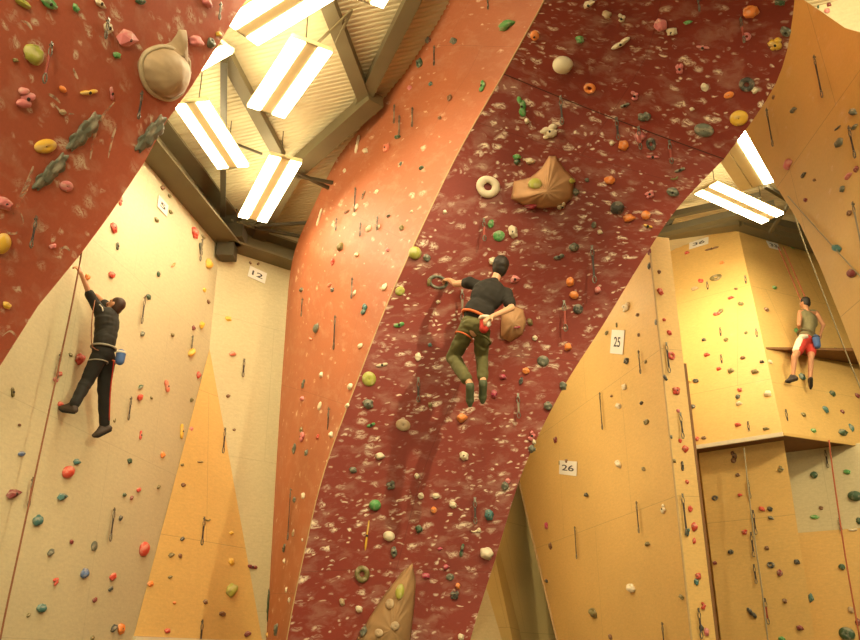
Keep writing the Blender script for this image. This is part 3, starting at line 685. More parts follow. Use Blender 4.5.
holds('F', '''627 307 10 9 c drip; 638 315 4 4 n; 607 333 5 5 v ring; 617 325 4 6 v pinch 15; 627 361 6 7 k; 625 387 6 7 c; 619 406 8 6 c; 612 396 3 3 n; 556 440 5 7 m; 619 464 8 8 c jug; 642 403 4 4 k; 560 463 4 5 v pinch 20; 567 461 4 4 n; 587 495 7 6 k wedge;
547 526 5 7 x; 551 546 5 6 n; 547 581 4 4 k; 632 588 9 9 c jug; 594 613 9 9 v jug; 611 637 5 5 n; 664 509 7 9 c drip; 648 544 6 5 v; 682 597 6 5 v; 647 422 6 6 v; 646 362 3 4 v; 644 469 5 4 v; 653 252 4 8 m; 650 266 4 8 k; 657 322 4 7 a; 639 335 3 4 n''')
holds('H', '''660 292 6 8 r; 659 272 4 5 n; 664 320 4 4 r; 669 333 5 6 r; 671 356 8 9 r ring; 663 378 4 7 k; 676 391 9 9 r drip; 678 411 4 4 p; 680 441 4 5 r; 685 449 7 8 r; 682 466 6 11 k pinch; 674 461 4 4 v; 671 437 3 4 a; 687 482 4 5 r; 690 509 5 7 r;
694 527 6 9 r; 687 532 6 9 t drip; 694 541 4 7 r; 698 576 8 8 r drip; 696 582 5 7 t; 703 606 8 8 r drip; 701 628 5 8 k; 706 632 6 8 p''')
holds('I', '''792 247 7 5 g; 712 249 10 4 n bean 15; 687 253 4 4 r; 722 263 4 4 o; 716 278 9 8 v ring; 701 281 5 5 r; 695 289 6 5 e; 736 289 3 3 n; 731 298 5 4 r; 741 304 5 5 v; 774 288 6 6 g wedge; 766 310 5 5 n; 717 314 6 5 r; 721 311 4 6 v; 796 331 8 8 g wedge;
704 340 4 4 k; 726 340 4 5 v; 746 333 3 4 v; 707 355 5 5 r; 743 358 4 4 n; 762 362 4 4 k; 770 362 4 5 c; 719 369 4 5 r; 731 371 5 7 v; 755 372 6 6 v; 688 381 6 5 y; 696 381 5 5 k; 740 390 4 5 r; 738 397 4 6 a; 739 404 5 5 c; 768 394 6 8 c;
692 407 6 5 k; 803 415 5 5 v; 738 425 5 5 r; 766 429 5 4 v; 697 439 4 5 r; 704 438 4 4 n; 801 377 8 9 t wedge; 832 394 6 7 d; 825 410 6 8 t; 842 412 4 5 m; 842 433 10 9 d wedge; 813 431 6 5 g; 851 428 4 9 t; 857 396 5 7 m; 835 349 5 3 d''')
holds('J', '''781 469 7 7 v drip; 715 498 6 6 k ring; 740 495 4 4 r; 762 509 6 5 r; 770 509 5 5 k; 771 518 5 4 a; 745 532 6 6 r drip; 731 552 5 5 k; 715 563 4 4 m; 767 548 4 4 n; 771 565 7 7 k ring; 780 573 5 7 m; 797 562 5 6 k; 785 601 4 5 n; 752 613 10 8 k bean -35;
800 628 6 6 m; 782 639 6 5 g; 734 457 7 12 n drip; 738 475 4 4 n''')
holds('K', '814 475 7 8 d ball; 847 472 6 5 g; 815 517 8 5 g jug; 821 508 4 4 n; 855 496 11 10 d ball; 859 521 5 7 d; 853 530 8 5 c bean; 842 567 6 7 d ball; 811 598 4 9 t; 847 634 13 13 d disc; 851 610 5 7 e; 858 622 5 7 m')
holds('M', '794 110 7 5 a; 854 112 7 7 a; 838 128 8 4 k bean; 840 142 8 9 a jug; 789 164 8 10 p; 804 175 6 4 k; 806 200 4 4 m; 843 189 5 6 a; 850 213 5 5 n; 849 176 8 5 p; 838 248 9 8 t jug; 853 273 9 9 m ball; 857 169 5 6 m; 774 97 3 4 n; 855 127 7 4 a; 815 180 3 3 n')
holds('N', '810 2 5 5 p; 818 6 4 6 d pinch; 829 5 4 4 m; 827 11 5 5 p')
label_all()
print('n holds', len(PEND))
# ================================================================ quickdraws
def carab(cx, cz, h, w, r, seg=14):
    pts = []
    for i in range(seg + 1):
        a = 2 * math.pi * i / seg; pts.append(Vector((cx + math.cos(a) * w / 2 * (1 - .15 * math.sin(a)), 0, cz + math.sin(a) * h / 2)))
    return tube(pts, r, 5)
def strap(x0, z0, z1, w, t):
    vs = []
    for x, z in ((-w, z0), (w, z0), (w * .7, (z0 + z1) / 2), (w, z1), (-w, z1), (-w * .7, (z0 + z1) / 2)): vs += [Vector((x0 + x, -t, z)), Vector((x0 + x, t, z))]
    fs = [(0, 2, 4, 10), (10, 4, 6, 8), (1, 11, 5, 3), (11, 9, 7, 5)] + [(2 * i, 2 * i + 1, 2 * ((i + 1) % 6) + 1, 2 * ((i + 1) % 6)) for i in range(6)]
    return vs, fs
QD = {}
for L10 in range(2, 9):   # lengths .2 .. .8 m
    L_ = L10 / 10
    s = .10 if L_ > .35 else .08
    QD[L10] = (mesh('hanger', *join([strap(0, 0.03, -.03, .018, .003), tube([Vector((0, .02, 0)), Vector((0, -.012, 0))], .011, 8)])),
               mesh('carabiner', *carab(0, -.02 - s / 2, s, s * .42, .007), True), mesh('sling', *strap(0, -.01 - s, -L_ + s * .9, .016, .004)), mesh('carabiner', *carab(0, -L_ + s / 2, s, s * .45, .008), True))
for q in QD.values():
    q[0].materials.append(M['metal']); q[1].materials.append(M['metal']); q[3].materials.append(M['metal']); q[2].materials.append(M['sling_dark'])
QP = []
def draw(key, x0, y0, x1, y1, col='dark'):
    loc, n = surf(key, x0, y0)
    if loc is None: return
    k = zdepth(loc) / F; L_ = math.hypot(x1 - x0, y1 - y0) * k * 1.04; q = max(2, min(8, round(L_ * 10)))
    hz = Vector((n.x, n.y, 0)); out = loc + n * .03
    if hz.length > .1: out = loc + n * .03
    t = empty('quickdraw', out + (Vector((n.x, n.y, 0)).normalized() * .02))
    t.rotation_euler = (0, 0, math.atan2(n.x, -n.y) * 1.0)
    for nm, me in zip(('hanger', 'carabiner', 'sling', 'carabiner'), QD[q]):
        o = bpy.data.objects.new(nm, me); COL.objects.link(o); o.parent = t
        if nm == 'sling' and col != 'dark': o.material_slots[0].link = 'OBJECT'; o.material_slots[0].material = M['sling_' + col]
    t['category'] = 'quickdraw'; t['group'] = 'quickdraws on ' + WALL[key]
    PEND.append((t, '%s %s-sling quickdraw' % ('short' if q <= 3 else ('medium' if q <= 4 else 'long'), col), (x0 + x1) / 2, (y0 + y1) / 2, key))
PEND.clear()
def draws(key, txt):
    for ln in txt.strip().split(';'):
        f = ln.split()
        if f: draw(key, *map(float, f[:4]), {'r': 'red', 'g': 'grey'}.get(f[4] if len(f) > 4 else '', 'dark'))
draws('C', '47 44 37 84 r; 138 93 134 125; 32 218 24 253; 217 4 213 18; 104 20 103 30 g')
draws('A', '142 298 142 325; 128 399 125 422; 111 510 107 537; 29 480 29 508 r; 57 355 55 382; 190 337 190 350; 24 240 22 262; 200 240 200 262 g')
draws('B', '243 361 243 380')
draws('T', '202 519 200 541; 200 622 201 645; 223 430 223 454')
draws('D', '397 107 397 125 g; 415 110 412 130 g; 358 190 356 214; 339 220 338 235 g; 355 280 355 298 g; 305 300 305 318; 338 318 336 352; 332 410 332 436; 294 490 293 534; 437 48 437 66; 491 -4 491 7; 437 0 436 14; 380 219 378 234 g; 402 118 401 138 g; 363 225 363 240 g')
draws('E', '562 97 562 124; 743 18 745 42 r; 700 -6 700 10; 670 143 672 170 r; 484 221 480 246 r; 592 248 588 285; 518 396 520 417 g; 617 120 616 140; 640 128 640 150 r; 462 292 461 318 g; 564 303 562 330 r; 475 500 474 520; 418 380 416 402')
draws('F', '602 394 602 430; 577 528 579 559; 639 503 643 532; 665 624 667 648; 641 352 643 372')
draws('H', '681 496 682 530; 665 345 666 372; 679 415 680 440; 697 610 699 636')
draws('I', '757 331 760 352; 722 357 724 374; 749 424 751 436; 708 284 709 300; 746 278 748 292; 784 412 785 434; 721 330 721 342; 789 354 790 378')
draws('J', '749 482 750 497; 754 512 757 531; 752 534 753 553; 755 566 758 580; 766 600 769 622 r')
draws('K', '840 520 841 532; 826 452 828 466')
draws('M', '818 57 835 103; 770 110 782 152; 853 128 861 160; 857 204 852 256 g')
label_all()
print('n draws', len(PEND))

# ================================================================ number plates
def text_mesh(body, size, m, parent, name='lettering'):
    c = bpy.data.curves.new(name, 'FONT'); c.body = body; c.size = size; c.align_x = 'CENTER'; c.align_y = 'CENTER'; c.extrude = .002; c.offset = size * .012
    t = bpy.data.objects.new(name, c); COL.objects.link(t); dg = bpy.context.evaluated_depsgraph_get()
    me = bpy.data.meshes.new_from_object(t.evaluated_get(dg)); bpy.data.objects.remove(t)
    return link(name, me, m, parent)
def plate(key, px, py, w, h, rot, txt, label, tsize=.75, stretch=1.0, tall=.42):
    loc, n = surf(key, px, py); u, v = frame(n)
    if u.dot(RT) < 0: u = -u
    z = zdepth(loc); W, H = w * z / F / max(.3, u.dot(RT) / 1.0), h * z / F
    vs = [Vector((x * W / 2, y * H / 2, zz)) for zz in (0, .006) for x, y in ((-1, -1), (1, -1), (1, 1), (-1, 1))]
    fs = [(3, 2, 1, 0), (4, 5, 6, 7), (0, 1, 5, 4), (1, 2, 6, 5), (2, 3, 7, 6), (3, 0, 4, 7)]
    o = link('number_plate', mesh('number_plate', vs, fs), M['paper'])
    R = Matrix((u, v, u.cross(v))).transposed() @ Matrix.Rotation(math.radians(rot), 3, 'Z')
    o.matrix_world = Matrix.Translation(loc + n * .012) @ R.to_4x4()
    tag(o, label, 'number sign', 'route number plates')
    t = text_mesh(txt, 1.0, M['ink'], o); d = t.dimensions if t.dimensions.x > 0 else Vector((1, 1, 0))
    xs = [v_.co.x for v_ in t.data.vertices]; ys = [v_.co.y for v_ in t.data.vertices]; sx = W * tsize / (max(xs) - min(xs)); sy = H * tall / (max(ys) - min(ys))
    t.scale = (sx * stretch, sy, 1); t.location = (-(max(xs) + min(xs)) / 2 * sx * stretch, -(max(ys) + min(ys)) / 2 * sy, .007); t['label'] = 'dark painted digits'
plate('B', 257, 275, 15, 12, -8, '12', 'white plate reading 12 high on the narrow white wall', .62)
plate('A', 162, 206, 6.5, 13, 0, '5', 'white plate reading 5 high on the left white wall', .5)
plate('F', 618, 342, 9, 24, -22, '25', 'tall white plate reading 25 on the yellow wall', .55, .9)
plate('F', 568.5, 468, 14, 14, -14, '26', 'tilted white plate reading 26 on the yellow wall', .68)
plate('I', 699, 243.5, 15.5, 9.5, 0, '36', 'white plate reading 36 at the left top of the far tower', .62)
plate('I', 773, 246, 14, 9.5, 0, '33', 'white plate reading 33 at the right top of the far tower', .62)

# ================================================================ big volumes
def volume_from(key, outline, peak, height, m, name, label, cat='climbing volume', soft=2, ridges=None, dome=False):
    """bulging volume bolted to a surface: outline and crown in the wall's own plane"""
    cx = sum(p[0] for p in outline) / len(outline); cy = sum(p[1] for p in outline) / len(outline)
    base = [surf(key, *p) for p in outline]; n = sum((b[1] for b in base), Vector()).normalized()
    pc = surf(key, *peak)[0] + n * height; rings = 7; vs = []; fs = []
    pts = [b[0] - n * .02 for b in base]
    # densify outline
    dense = []
    for i in range(len(pts)):
        for k in range(4): dense.append(pts[i].lerp(pts[(i + 1) % len(pts)], k / 4))
    N = len(dense)
    for r in range(rings):
        t = r / rings; hgt = math.sin(t * math.pi / 2) ** .7
        if dome: hgt = math.sin(t * math.pi / 2); t = 1 - math.cos(t * math.pi / 2)
        for i, p in enumerate(dense):
            q = p.lerp(pc, t); base_h = (q - p).dot(n)
            q = p + (q - p) - n * base_h + n * (height * hgt)
            q += n * .03 * noise.noise(q * 5) * (1 if r else 0) + n * (ridges or 0) * math.sin(i * 1.9) * math.sin(math.pi * t)
            vs.append(q)
    vs.append(pc)
    for r in range(rings - 1):
        for i in range(N): fs.append((r * N + i, r * N + (i + 1) % N, (r + 1) * N + (i + 1) % N, (r + 1) * N + i))
    for i in range(N): fs.append(((rings - 1) * N + i, (rings - 1) * N + (i + 1) % N, rings * N))
    fs.append(tuple(reversed(range(N))))
    me = mesh(name, vs, fs, True); o = link(name, me, m)
    bm = bmesh.new(); bm.from_mesh(me); bmesh.ops.recalc_face_normals(bm, faces=bm.faces); bm.to_mesh(me); bm.free()
    reg('V' + name + str(int(peak[0])), vs, fs)
    return tag(o, label, cat)
volume_from('E', [(510, 199), (513, 181), (530, 177), (541, 168), (549, 155), (556, 155), (565, 168), (575, 178), (573, 199), (561, 207), (541, 209), (522, 205)], (548, 192), .34, M['sand'], 'winged_volume', 'sandy orange winged volume with folds above the central climber', ridges=.018)
volume_from('E', [(501, 312), (513, 305), (524, 309), (527, 322), (523, 335), (510, 343), (500, 338)], (513, 324), .20, M['sand'], 'rounded_volume', 'sandy rounded volume beside the central climber\'s elbow', ridges=.012)
volume_from('E', [(413, 561), (417, 580), (415, 606), (411, 642), (406, 668), (352, 668), (353, 645), (369, 616), (385, 592), (402, 570)], (392, 628), .25, M['volume_tan'], 'pointed_volume', 'tan pointed sail-shaped volume at the bottom of the red pillar', ridges=.01)
o = volume_from('C', [(184, 62), (185, 73), (183, 84), (177, 93), (168, 98), (157, 96), (147, 89), (141, 78), (139, 65), (142, 55), (149, 49), (160, 46), (171, 48), (180, 54)], (163, 72), .24, M['volume_beige'], 'teardrop_volume', 'large beige teardrop-shaped volume with a raised rim on the upper left red panel', dome=True)
tl_ = volume_from('C', [(179, 27), (187, 28), (188, 50), (187, 76), (172, 66), (150, 52), (161, 45), (170, 40), (176, 33)], (178, 54), .10, M['volume_beige'], 'tail', '')
tl_.parent = o; del tl_['category']; tl_['label'] = 'pointed tail'
# rim of the teardrop
rp = [surf('C', x, y) for x, y in [(187, 60), (187, 74), (184, 85), (178, 94), (168, 99), (157, 96), (147, 89), (141, 78), (139, 65), (142, 55), (149, 49), (160, 46), (171, 48), (181, 53), (187, 61)]]
vs, fs = tube(catmull([p + n * .02 for p, n in rp], 4), .026, 7); link('rim', mesh('rim', vs, fs, True), flat('rim', (.58, .47, .3, 1), .6), o)['label'] = 'paler raised rim'
# small holds bolted onto the volumes
WALL['Vwinged_volume548'] = 'sandy winged volume'; WALL['Vpointed_volume392'] = 'tan pointed volume'; WALL['Vrounded_volume513'] = 'rounded sandy volume'
for k in ('Vwinged_volume548', 'Vpointed_volume392', 'Vrounded_volume513'): LM[k] = []
PEND.clear()
holds('Vwinged_volume548', '535 186 14 14 l ball; 571 181 8 7 l wedge; 531 205 10 6 x jug; 561 205 10 9 c drip')
holds('Vpointed_volume392', '400 592 9 16 l ball; 390 604 9 10 e disc; 395 626 9 9 e disc; 379 633 9 8 e disc; 364 632 6 10 a')
holds('Vrounded_volume513', '517 327 7 4 x bean')
label_all()

# ================================================================ ropes
def rope(pts, r, m, label):
    vs, fs = tube(catmull(pts, 5), r, 6); o = link('rope', mesh('rope', vs, fs, True), M[m]); return tag(o, label, 'rope')
rope([P(82, 246, 8.9), P(80, 262, 9.3), P(70, 314, 9.3), P(54.5, 386, 9.25), P(40, 453, 9.2), P(21, 541, 9.1), P(3, 625, 9.0), P(-9, 690, 8.9)], .010, 'rope_brown', 'brown climbing rope running down the left white wall beside the climber in black')
rope([P(95, 300, 9.6), P(92, 320, 9.5), P(92, 345, 9.6), P(100, 351, 9.9)], .006, 'rope_brown', 'slack loop of rope between the arm and harness of the climber in black')
rI = lambda x, y, o: surf('I', x, y)[0] + Vector((-.05, -o, 0))
rope([rI(777, 251, .2), rI(789, 282, .25), rI(800, 312, .3)], .012, 'rope_red', 'left strand of red rope running from plate 33 to the far climber')
rope([rI(782, 251, .2), rI(794, 282, .25), rI(804, 308, .3)], .012, 'rope_red', 'right strand of red rope running from plate 33 to the far climber')
rope([P(784, 180, 11), P(800, 232, 11.5), P(822, 290, 12), P(843, 345, 12.4), P(862, 392, 12.6)], .010, 'rope_grey', 'thin grey rope hanging in front of the far tower')
rope([P(744, 448, 15.2), P(752, 520, 15.2), P(762, 590, 15.1), P(770, 660, 15.0)], .012, 'rope_grey', "grey rope hanging down the tower's lower column")
rope([P(829, 440, 14.6), P(834, 480, 14.7), P(846, 560, 14.8), P(860, 640, 14.8)], .013, 'rope_red', 'reddish rope hanging over the recessed white panel')
rope([onM(790, 196) + nM * .03, onM(825, 235) + nM * .03, onM(870, 284) + nM * .03], .008, 'rope_grey', 'thin cord running diagonally across the orange overhang')

# ================================================================ chalk smears rubbed across the upper left panel
m, t, b = mat('chalk_smear'); N = t.nodes; L = t.links
tc = N.new('ShaderNodeTexCoord'); n = N.new('ShaderNodeTexNoise'); n.inputs['Scale'].default_value = 9; n.inputs['Detail'].default_value = 5; L.new(tc.outputs['Object'], n.inputs['Vector'])
r = N.new('ShaderNodeMapRange'); r.inputs[1].default_value = .4; r.inputs[2].default_value = .62; r.inputs[4].default_value = .8; L.new(n.outputs['Fac'], r.inputs[0]); L.new(r.outputs[0], b.inputs['Alpha'])
b.inputs['Base Color'].default_value = (.78, .62, .44, 1); b.inputs['Roughness'].default_value = .9
cpan = [c for c in COL.objects if c.get('label', '').startswith('big red overhanging')][0]
for path, w in (([(114, 102), (100, 120), (93, 140), (90, 160)], 5), ([(121, 115), (113, 135), (108, 158)], 3.5), ([(33, 166), (28, 182), (20, 200), (13, 214)], 7), ([(2, 218), (6, 231), (16, 233), (23, 222), (20, 212)], 2.5),
                ([(2, 336), (10, 331), (16, 338), (13, 347), (6, 350)], 2.5), ([(20, 20), (28, 24), (32, 30)], 3.5), ([(44, 92), (54, 97), (60, 103)], 3), ([(73, 68), (75, 74), (78, 79)], 3.5), ([(99, 36), (108, 40), (111, 48)], 2.5), ([(55, 105), (62, 112), (74, 114)], 2.5), ([(58, 250), (65, 247), (70, 251)], 3)):
    ps = [surf('C', *p) for p in path]; nn = ps[0][1]; pts = catmull([p for p, _ in ps], 6); vs = []
    for i, p in enumerate(pts):
        d = (pts[min(i + 1, len(pts) - 1)] - pts[max(i - 1, 0)]).normalized(); s_ = d.cross(nn); ww = w * zdepth(p) / F * .5 * (.25 + .75 * math.sin(math.pi * i / (len(pts) - 1)))
        vs += [p + s_ * ww + nn * .003, p - s_ * ww + nn * .003]
    link('chalk_smear', mesh('chalk_smear', vs, [(2 * i, 2 * i + 1, 2 * i + 3, 2 * i + 2) for i in range(len(pts) - 1)]), m, cpan)['label'] = 'white chalk smear'
# ================================================================ climbers
def cap(p, q, r0, r1, seg=14):
    """tapered limb with rounded ends"""
    d = q - p; L_ = max(d.length, 1e-4); d = d / L_; s = d.cross(Vector((0, 0, 1)) if abs(d.z) < .9 else Vector((1, 0, 0))).normalized(); t = d.cross(s)
    pts, rad = [], []
    for k in range(1, 5): a = math.pi / 2 * k / 5; pts.append(p - d * r0 * math.cos(a)); rad.append(r0 * math.sin(a))
    for k in range(5): f = k / 4; pts.append(p + d * L_ * f); rad.append(r0 + (r1 - r0) * f)
    for k in range(4, 0, -1): a = math.pi / 2 * k / 5; pts.append(q + d * r1 * math.cos(a)); rad.append(r1 * math.sin(a))
    vs = [p - d * r0]; fs = []
    for c, r in zip(pts, rad):
        for k in range(seg): a = 2 * math.pi * k / seg; vs.append(c + s * (math.cos(a) * r) + t * (math.sin(a) * r))
    vs.append(q + d * r1); n = len(pts)
    for k in range(seg): fs.append((0, 1 + (k + 1) % seg, 1 + k))
    for i in range(n - 1):
        for k in range(seg): fs.append((1 + i * seg + k, 1 + i * seg + (k + 1) % seg, 1 + (i + 1) * seg + (k + 1) % seg, 1 + (i + 1) * seg + k))
    for k in range(seg): fs.append((1 + (n - 1) * seg + k, 1 + (n - 1) * seg + (k + 1) % seg, len(vs) - 1))
    return vs, fs
def ell(c, r, X=Vector((1, 0, 0)), Y=Vector((0, 1, 0)), Zv=Vector((0, 0, 1)), seg=16):
    vs, fs = [c - Zv * r[2]], []; rings = 9
    for i in range(1, rings):
        th = math.pi * i / rings
        for k in range(seg):
            a = 2 * math.pi * k / seg; vs.append(c + X * (r[0] * math.sin(th) * math.cos(a)) + Y * (r[1] * math.sin(th) * math.sin(a)) - Zv * (r[2] * math.cos(th)))
    vs.append(c + Zv * r[2])
    for k in range(seg): fs.append((0, 1 + (k + 1) % seg, 1 + k))
    for i in range(rings - 2):
        for k in range(seg): fs.append((1 + i * seg + k, 1 + i * seg + (k + 1) % seg, 1 + (i + 1) * seg + (k + 1) % seg, 1 + (i + 1) * seg + k))
    for k in range(seg): fs.append((1 + (rings - 2) * seg + k, 1 + (rings - 2) * seg + (k + 1) % seg, len(vs) - 1))
    return vs, fs
def fuse(name, prims, m, parent, voxel=.011, smooth=3, wrinkle=0):
    """union of limbs remeshed to one continuous skin"""
    vs, fs = join(prims); me = mesh(name, vs, fs)
    o = bpy.data.objects.new(name, me); COL.objects.link(o)
    r = o.modifiers.new('r', 'REMESH'); r.mode = 'VOXEL'; r.voxel_size = voxel
    if smooth: s_ = o.modifiers.new('s', 'SMOOTH'); s_.iterations = smooth; s_.factor = .5
    dg = bpy.context.evaluated_depsgraph_get(); me2 = bpy.data.meshes.new_from_object(o.evaluated_get(dg)); bpy.data.objects.remove(o)
    if wrinkle:
        ns = [v.normal.copy() for v in me2.vertices]
        for v, n in zip(me2.vertices, ns):
            k = noise.noise(Vector((v.co.x * 7, v.co.y * 7, v.co.z * 15)) + Vector((0, 0, 4 * noise.noise(v.co * 3)))) + .7 * noise.noise(v.co * 16)
            v.co += n * k * wrinkle
    me2.name = name
    me2.polygons.foreach_set('use_smooth', [True] * len(me2.polygons))
    return link(name, me2, m, parent)
def hand(w, d, n, scale=1.0, curl=.6, thumb=1, fist=False):
    """w wrist, d direction of the fingers, n palm normal (towards what it grips)"""
    d = d.normalized(); n = (n - d * n.dot(d)).normalized(); s = d.cross(n) * thumb; P_ = []
    pc = w + d * .045 * scale
    P_.append(cap(w - d * .02, w + d * .03 * scale, .024 * scale, .028 * scale, 10))
    for i in range(4):
        off = (i - 1.5) * .021 * scale; kn = w + d * .085 * scale + s * off
        P_.append(cap(w + d * .02 * scale + s * off * .6, kn, .016 * scale, .0135 * scale, 8))
        L1 = (.036, .042, .04, .03)[i] * scale
        a = curl; p1 = kn + (d * math.cos(a) + n * math.sin(a)) * L1; a2 = curl * 2.1; p2 = p1 + (d * math.cos(a2) + n * math.sin(a2)) * L1 * .75; a3 = curl * 2.9
        p3 = p2 + (d * math.cos(a3) + n * math.sin(a3)) * L1 * .5
        P_ += [cap(kn, p1, .0105 * scale, .0095 * scale, 8), cap(p1, p2, .0095 * scale, .0085 * scale, 8), cap(p2, p3, .0085 * scale, .007 * scale, 8)]
    tb = w + d * .02 * scale - s * .028 * scale; t1 = tb + (d * .6 - s * .6 + n * .4).normalized() * .04 * scale; t2 = t1 + (d * .8 - s * .1 + n * .6).normalized() * .032 * scale
    P_ += [cap(tb, t1, .014 * scale, .012 * scale, 8), cap(t1, t2, .0115 * scale, .009 * scale, 8)]
    return P_
SK = flat('skin', (.52, .24, .12, 1), .5, 0, .12, 9); SK2 = flat('skin_pale', (.66, .36, .20, 1), .5, 0, .1, 9)
BLK = flat('black_cloth', (.019, .015, .010, 1), .85, 0, .3, 5); BLK2 = flat('black_trousers', (.012, .010, .007, 1), .85, 0, .3, 6)
OLV = flat('olive_cloth', (.115, .105, .032, 1), .85, 0, .25, 8); GRY = flat('grey_green_cloth', (.20, .17, .08, 1), .85, 0, .2, 8)
REDC = flat('red_cloth', (.50, .035, .02, 1), .8, 0, .15, 8); WHC = flat('white_cloth', (.74, .66, .52, 1), .8, 0, .1, 8)
HAIR = flat('dark_hair', (.022, .014, .008, 1), .6, 0, .5, 40); HAIRB = flat('brown_hair', (.06, .022, .008, 1), .6, 0, .5, 40)
ORG = flat('orange_webbing', (.75, .16, .04, 1), .7); BLU = flat('blue_cloth', (.06, .12, .30, 1), .8); SHG = flat('green_shoe', (.075, .09, .04, 1), .6, 0, .3, 20); SHD = flat('dark_shoe', (.05, .03, .02, 1), .6)
EYEW = flat('eye_white', (.75, .72, .66, 1), .3, 0, .02); LIP = flat('lip', (.42, .12, .08, 1), .5, 0, .05); GREY = flat('grey_webbing', (.28, .25, .19, 1), .8)
def head(c, fwd, upv, r=.1):
    """head prims, face looking along fwd"""
    fwd = fwd.normalized(); upv = (upv - fwd * upv.dot(fwd)).normalized(); sx = fwd.cross(upv).normalized()
    P_ = [ell(c + upv * .02, (.074, .094, .105), sx, fwd, upv), cap(c + fwd * .035 - upv * .055, c + fwd * .055 - upv * .075, .045, .032), cap(c + fwd * .092 + upv * .012, c + fwd * .112 - upv * .018, .010, .015, 8)]
    for s_ in (-1, 1): P_.append(ell(c + sx * s_ * .078 - upv * .0, (.012, .022, .034), sx, fwd, upv, 10))
    for s_ in (-1, 1): P_.append(ell(c + fwd * .08 + sx * s_ * .032 + upv * .035, (.026, .014, .009), sx, fwd, upv, 10))
    return P_
def face_bits(c, fwd, upv, par):
    fwd = fwd.normalized(); upv = (upv - fwd * upv.dot(fwd)).normalized(); sx = fwd.cross(upv).normalized()
    for s_ in (-1, 1):
        vs, fs = ell(c + fwd * .083 + sx * s_ * .032 + upv * .014, (.013, .009, .009), sx, fwd, upv, 10); e_o = link('eye', mesh('eye', vs, fs, True), EYEW, par)
        vs, fs = ell(c + fwd * .091 + sx * s_ * .032 + upv * .014, (.006, .004, .006), sx, fwd, upv, 8); link('pupil', mesh('pupil', vs, fs, True), HAIR, e_o)['label'] = 'dark pupil'
    vs, fs = ell(c + fwd * .094 - upv * .045, (.024, .008, .008), sx, fwd, upv, 10); link('mouth', mesh('mouth', vs, fs, True), LIP, par)
def hair(c, fwd, upv, m, par, length=.02, big=1.0):
    fwd = fwd.normalized(); upv = (upv - fwd * upv.dot(fwd)).normalized(); sx = fwd.cross(upv).normalized()
    pr = [ell(c + upv * .045 - fwd * .018, (.086 * big, .098 * big, .096 * big), sx, fwd, upv), ell(c - fwd * .032 + upv * .005, (.082 * big, .08 * big, .088 * big + length), sx, fwd, upv)]
    return fuse('hair', pr, m, par, .011, 4, .005)
def band(name, pts, r, m, par, label=None, flatk=1.0):
    vs, fs = tube(catmull(pts, 4), r, 7); o = link(name, mesh(name, vs, fs, True), m, par)
    if label: o['label'] = label
    return o
def loop(c, X, Y, rx, ry): return [c + X * (math.cos(a) * rx) + Y * (math.sin(a) * ry) for a in [2 * math.pi * k / 14 for k in range(15)]]
def shoe(ankle, toe_dir, down, m, par, L_=.26, name='climbing_shoe'):
    k = .82 if par is not p1 else 1
    d = toe_dir.normalized(); dn = (down - d * down.dot(d)).normalized()
    heel = ankle - d * .045 + dn * .055; ball = ankle + d * (L_ - .12) + dn * .065; toe = ankle + d * (L_ - .07) + dn * .07
    o = fuse(name, [cap(ankle, heel, .052 * k, .044 * k), cap(heel, ball, .044 * k, .05 * k), cap(ball, toe, .05 * k, .03 * k), cap(ankle + d * .02, ball, .05 * k, .042 * k)], m, par, .01, 2)
    sv = [cap(heel + dn * .028, ball + dn * .03, .022, .028), cap(ball + dn * .03, toe + dn * .016, .028, .018)]
    fuse('sole', sv, BLK2, o, .011, 1)['label'] = 'black rubber sole'
    return o


def settle(par, org):
    def walk(o):
        for c in [c for c in COL.objects if c.parent == o]:
            if c.data: c.data.transform(Matrix.Translation(-org))
            walk(c)
    walk(par); par.location = org
def ln(name, *ps): print(name, [round((ps[i + 1] - ps[i]).length, 2) for i in range(len(ps) - 1)])

# ---- central climber, seen from behind, hanging under the red front
YB = 9.38
J = lambda x, y, o=0.0: P(x, y, YB + o)
ringc = surf('E', 438, 282)[0]; print('ring y', ringc.y)
p1 = empty('person'); tag(p1, 'climber in black t-shirt and olive trousers on the dark red pillar front', 'person')
pel, wst, chs = J(473, 326), J(479, 311), J(488, 295); shl, shr = J(469.5, 283, .14), J(506, 294, -.02); nck = J(495, 281, .02); hd = J(500.5, 268, .04)
U1 = (chs - pel).normalized(); R1 = (shr - shl).normalized(); F1v = U1.cross(R1).normalized(); U1 = R1.cross(F1v)
if F1v.y < 0: F1v = -F1v
elL = J(456, 284, .34); haL = ringc + Vector((.15, -.13, -.03)); elR = J(511.5, 308, -.16); haR = J(492, 316.5, -.28)
hipL, hipR = J(467, 330, .03), J(482, 332, .03); knL, knR = J(453, 357, .30), J(481.5, 357, .30); anL, anR = J(470, 384, .0), J(483, 381, .06)
ln('c1 armL', shl, elL, haL); ln('c1 armR', shr, elR, haR); ln('legL', hipL, knL, anL); ln('legR', hipR, knR, anR); ln('torso', pel, chs, hd); ln('shoulders', shl, shr)
torso = [ell(chs, (.175, .11, .19), R1, F1v, U1), ell(wst, (.135, .10, .16), R1, F1v, U1), ell(pel, (.15, .115, .13), R1, F1v, U1), cap(shl, shr, .058, .058), cap(J(491, 288), hd, .055, .052)]
hf, hu = Vector((.25, 1, .3)), Vector((.18, -.3, 1))
body = torso + head(hd, hf, hu) + [cap(shl, elL, .053, .043), cap(elL, haL, .041, .028), cap(shr, elR, .053, .041), cap(elR, haR, .040, .027)]
body += [cap(hipL, knL, .085, .06), cap(knL, anL, .056, .038), cap(hipR, knR, .085, .06), cap(knR, anR, .056, .038)]
body += hand(haL, ringc + Vector((.05, -.05, .02)) - haL, Vector((.1, .8, -.8)), 1.0, .7, 1) + hand(haR, (haR - elR), Vector((-.1, .5, -1)), .95, .5, -1)
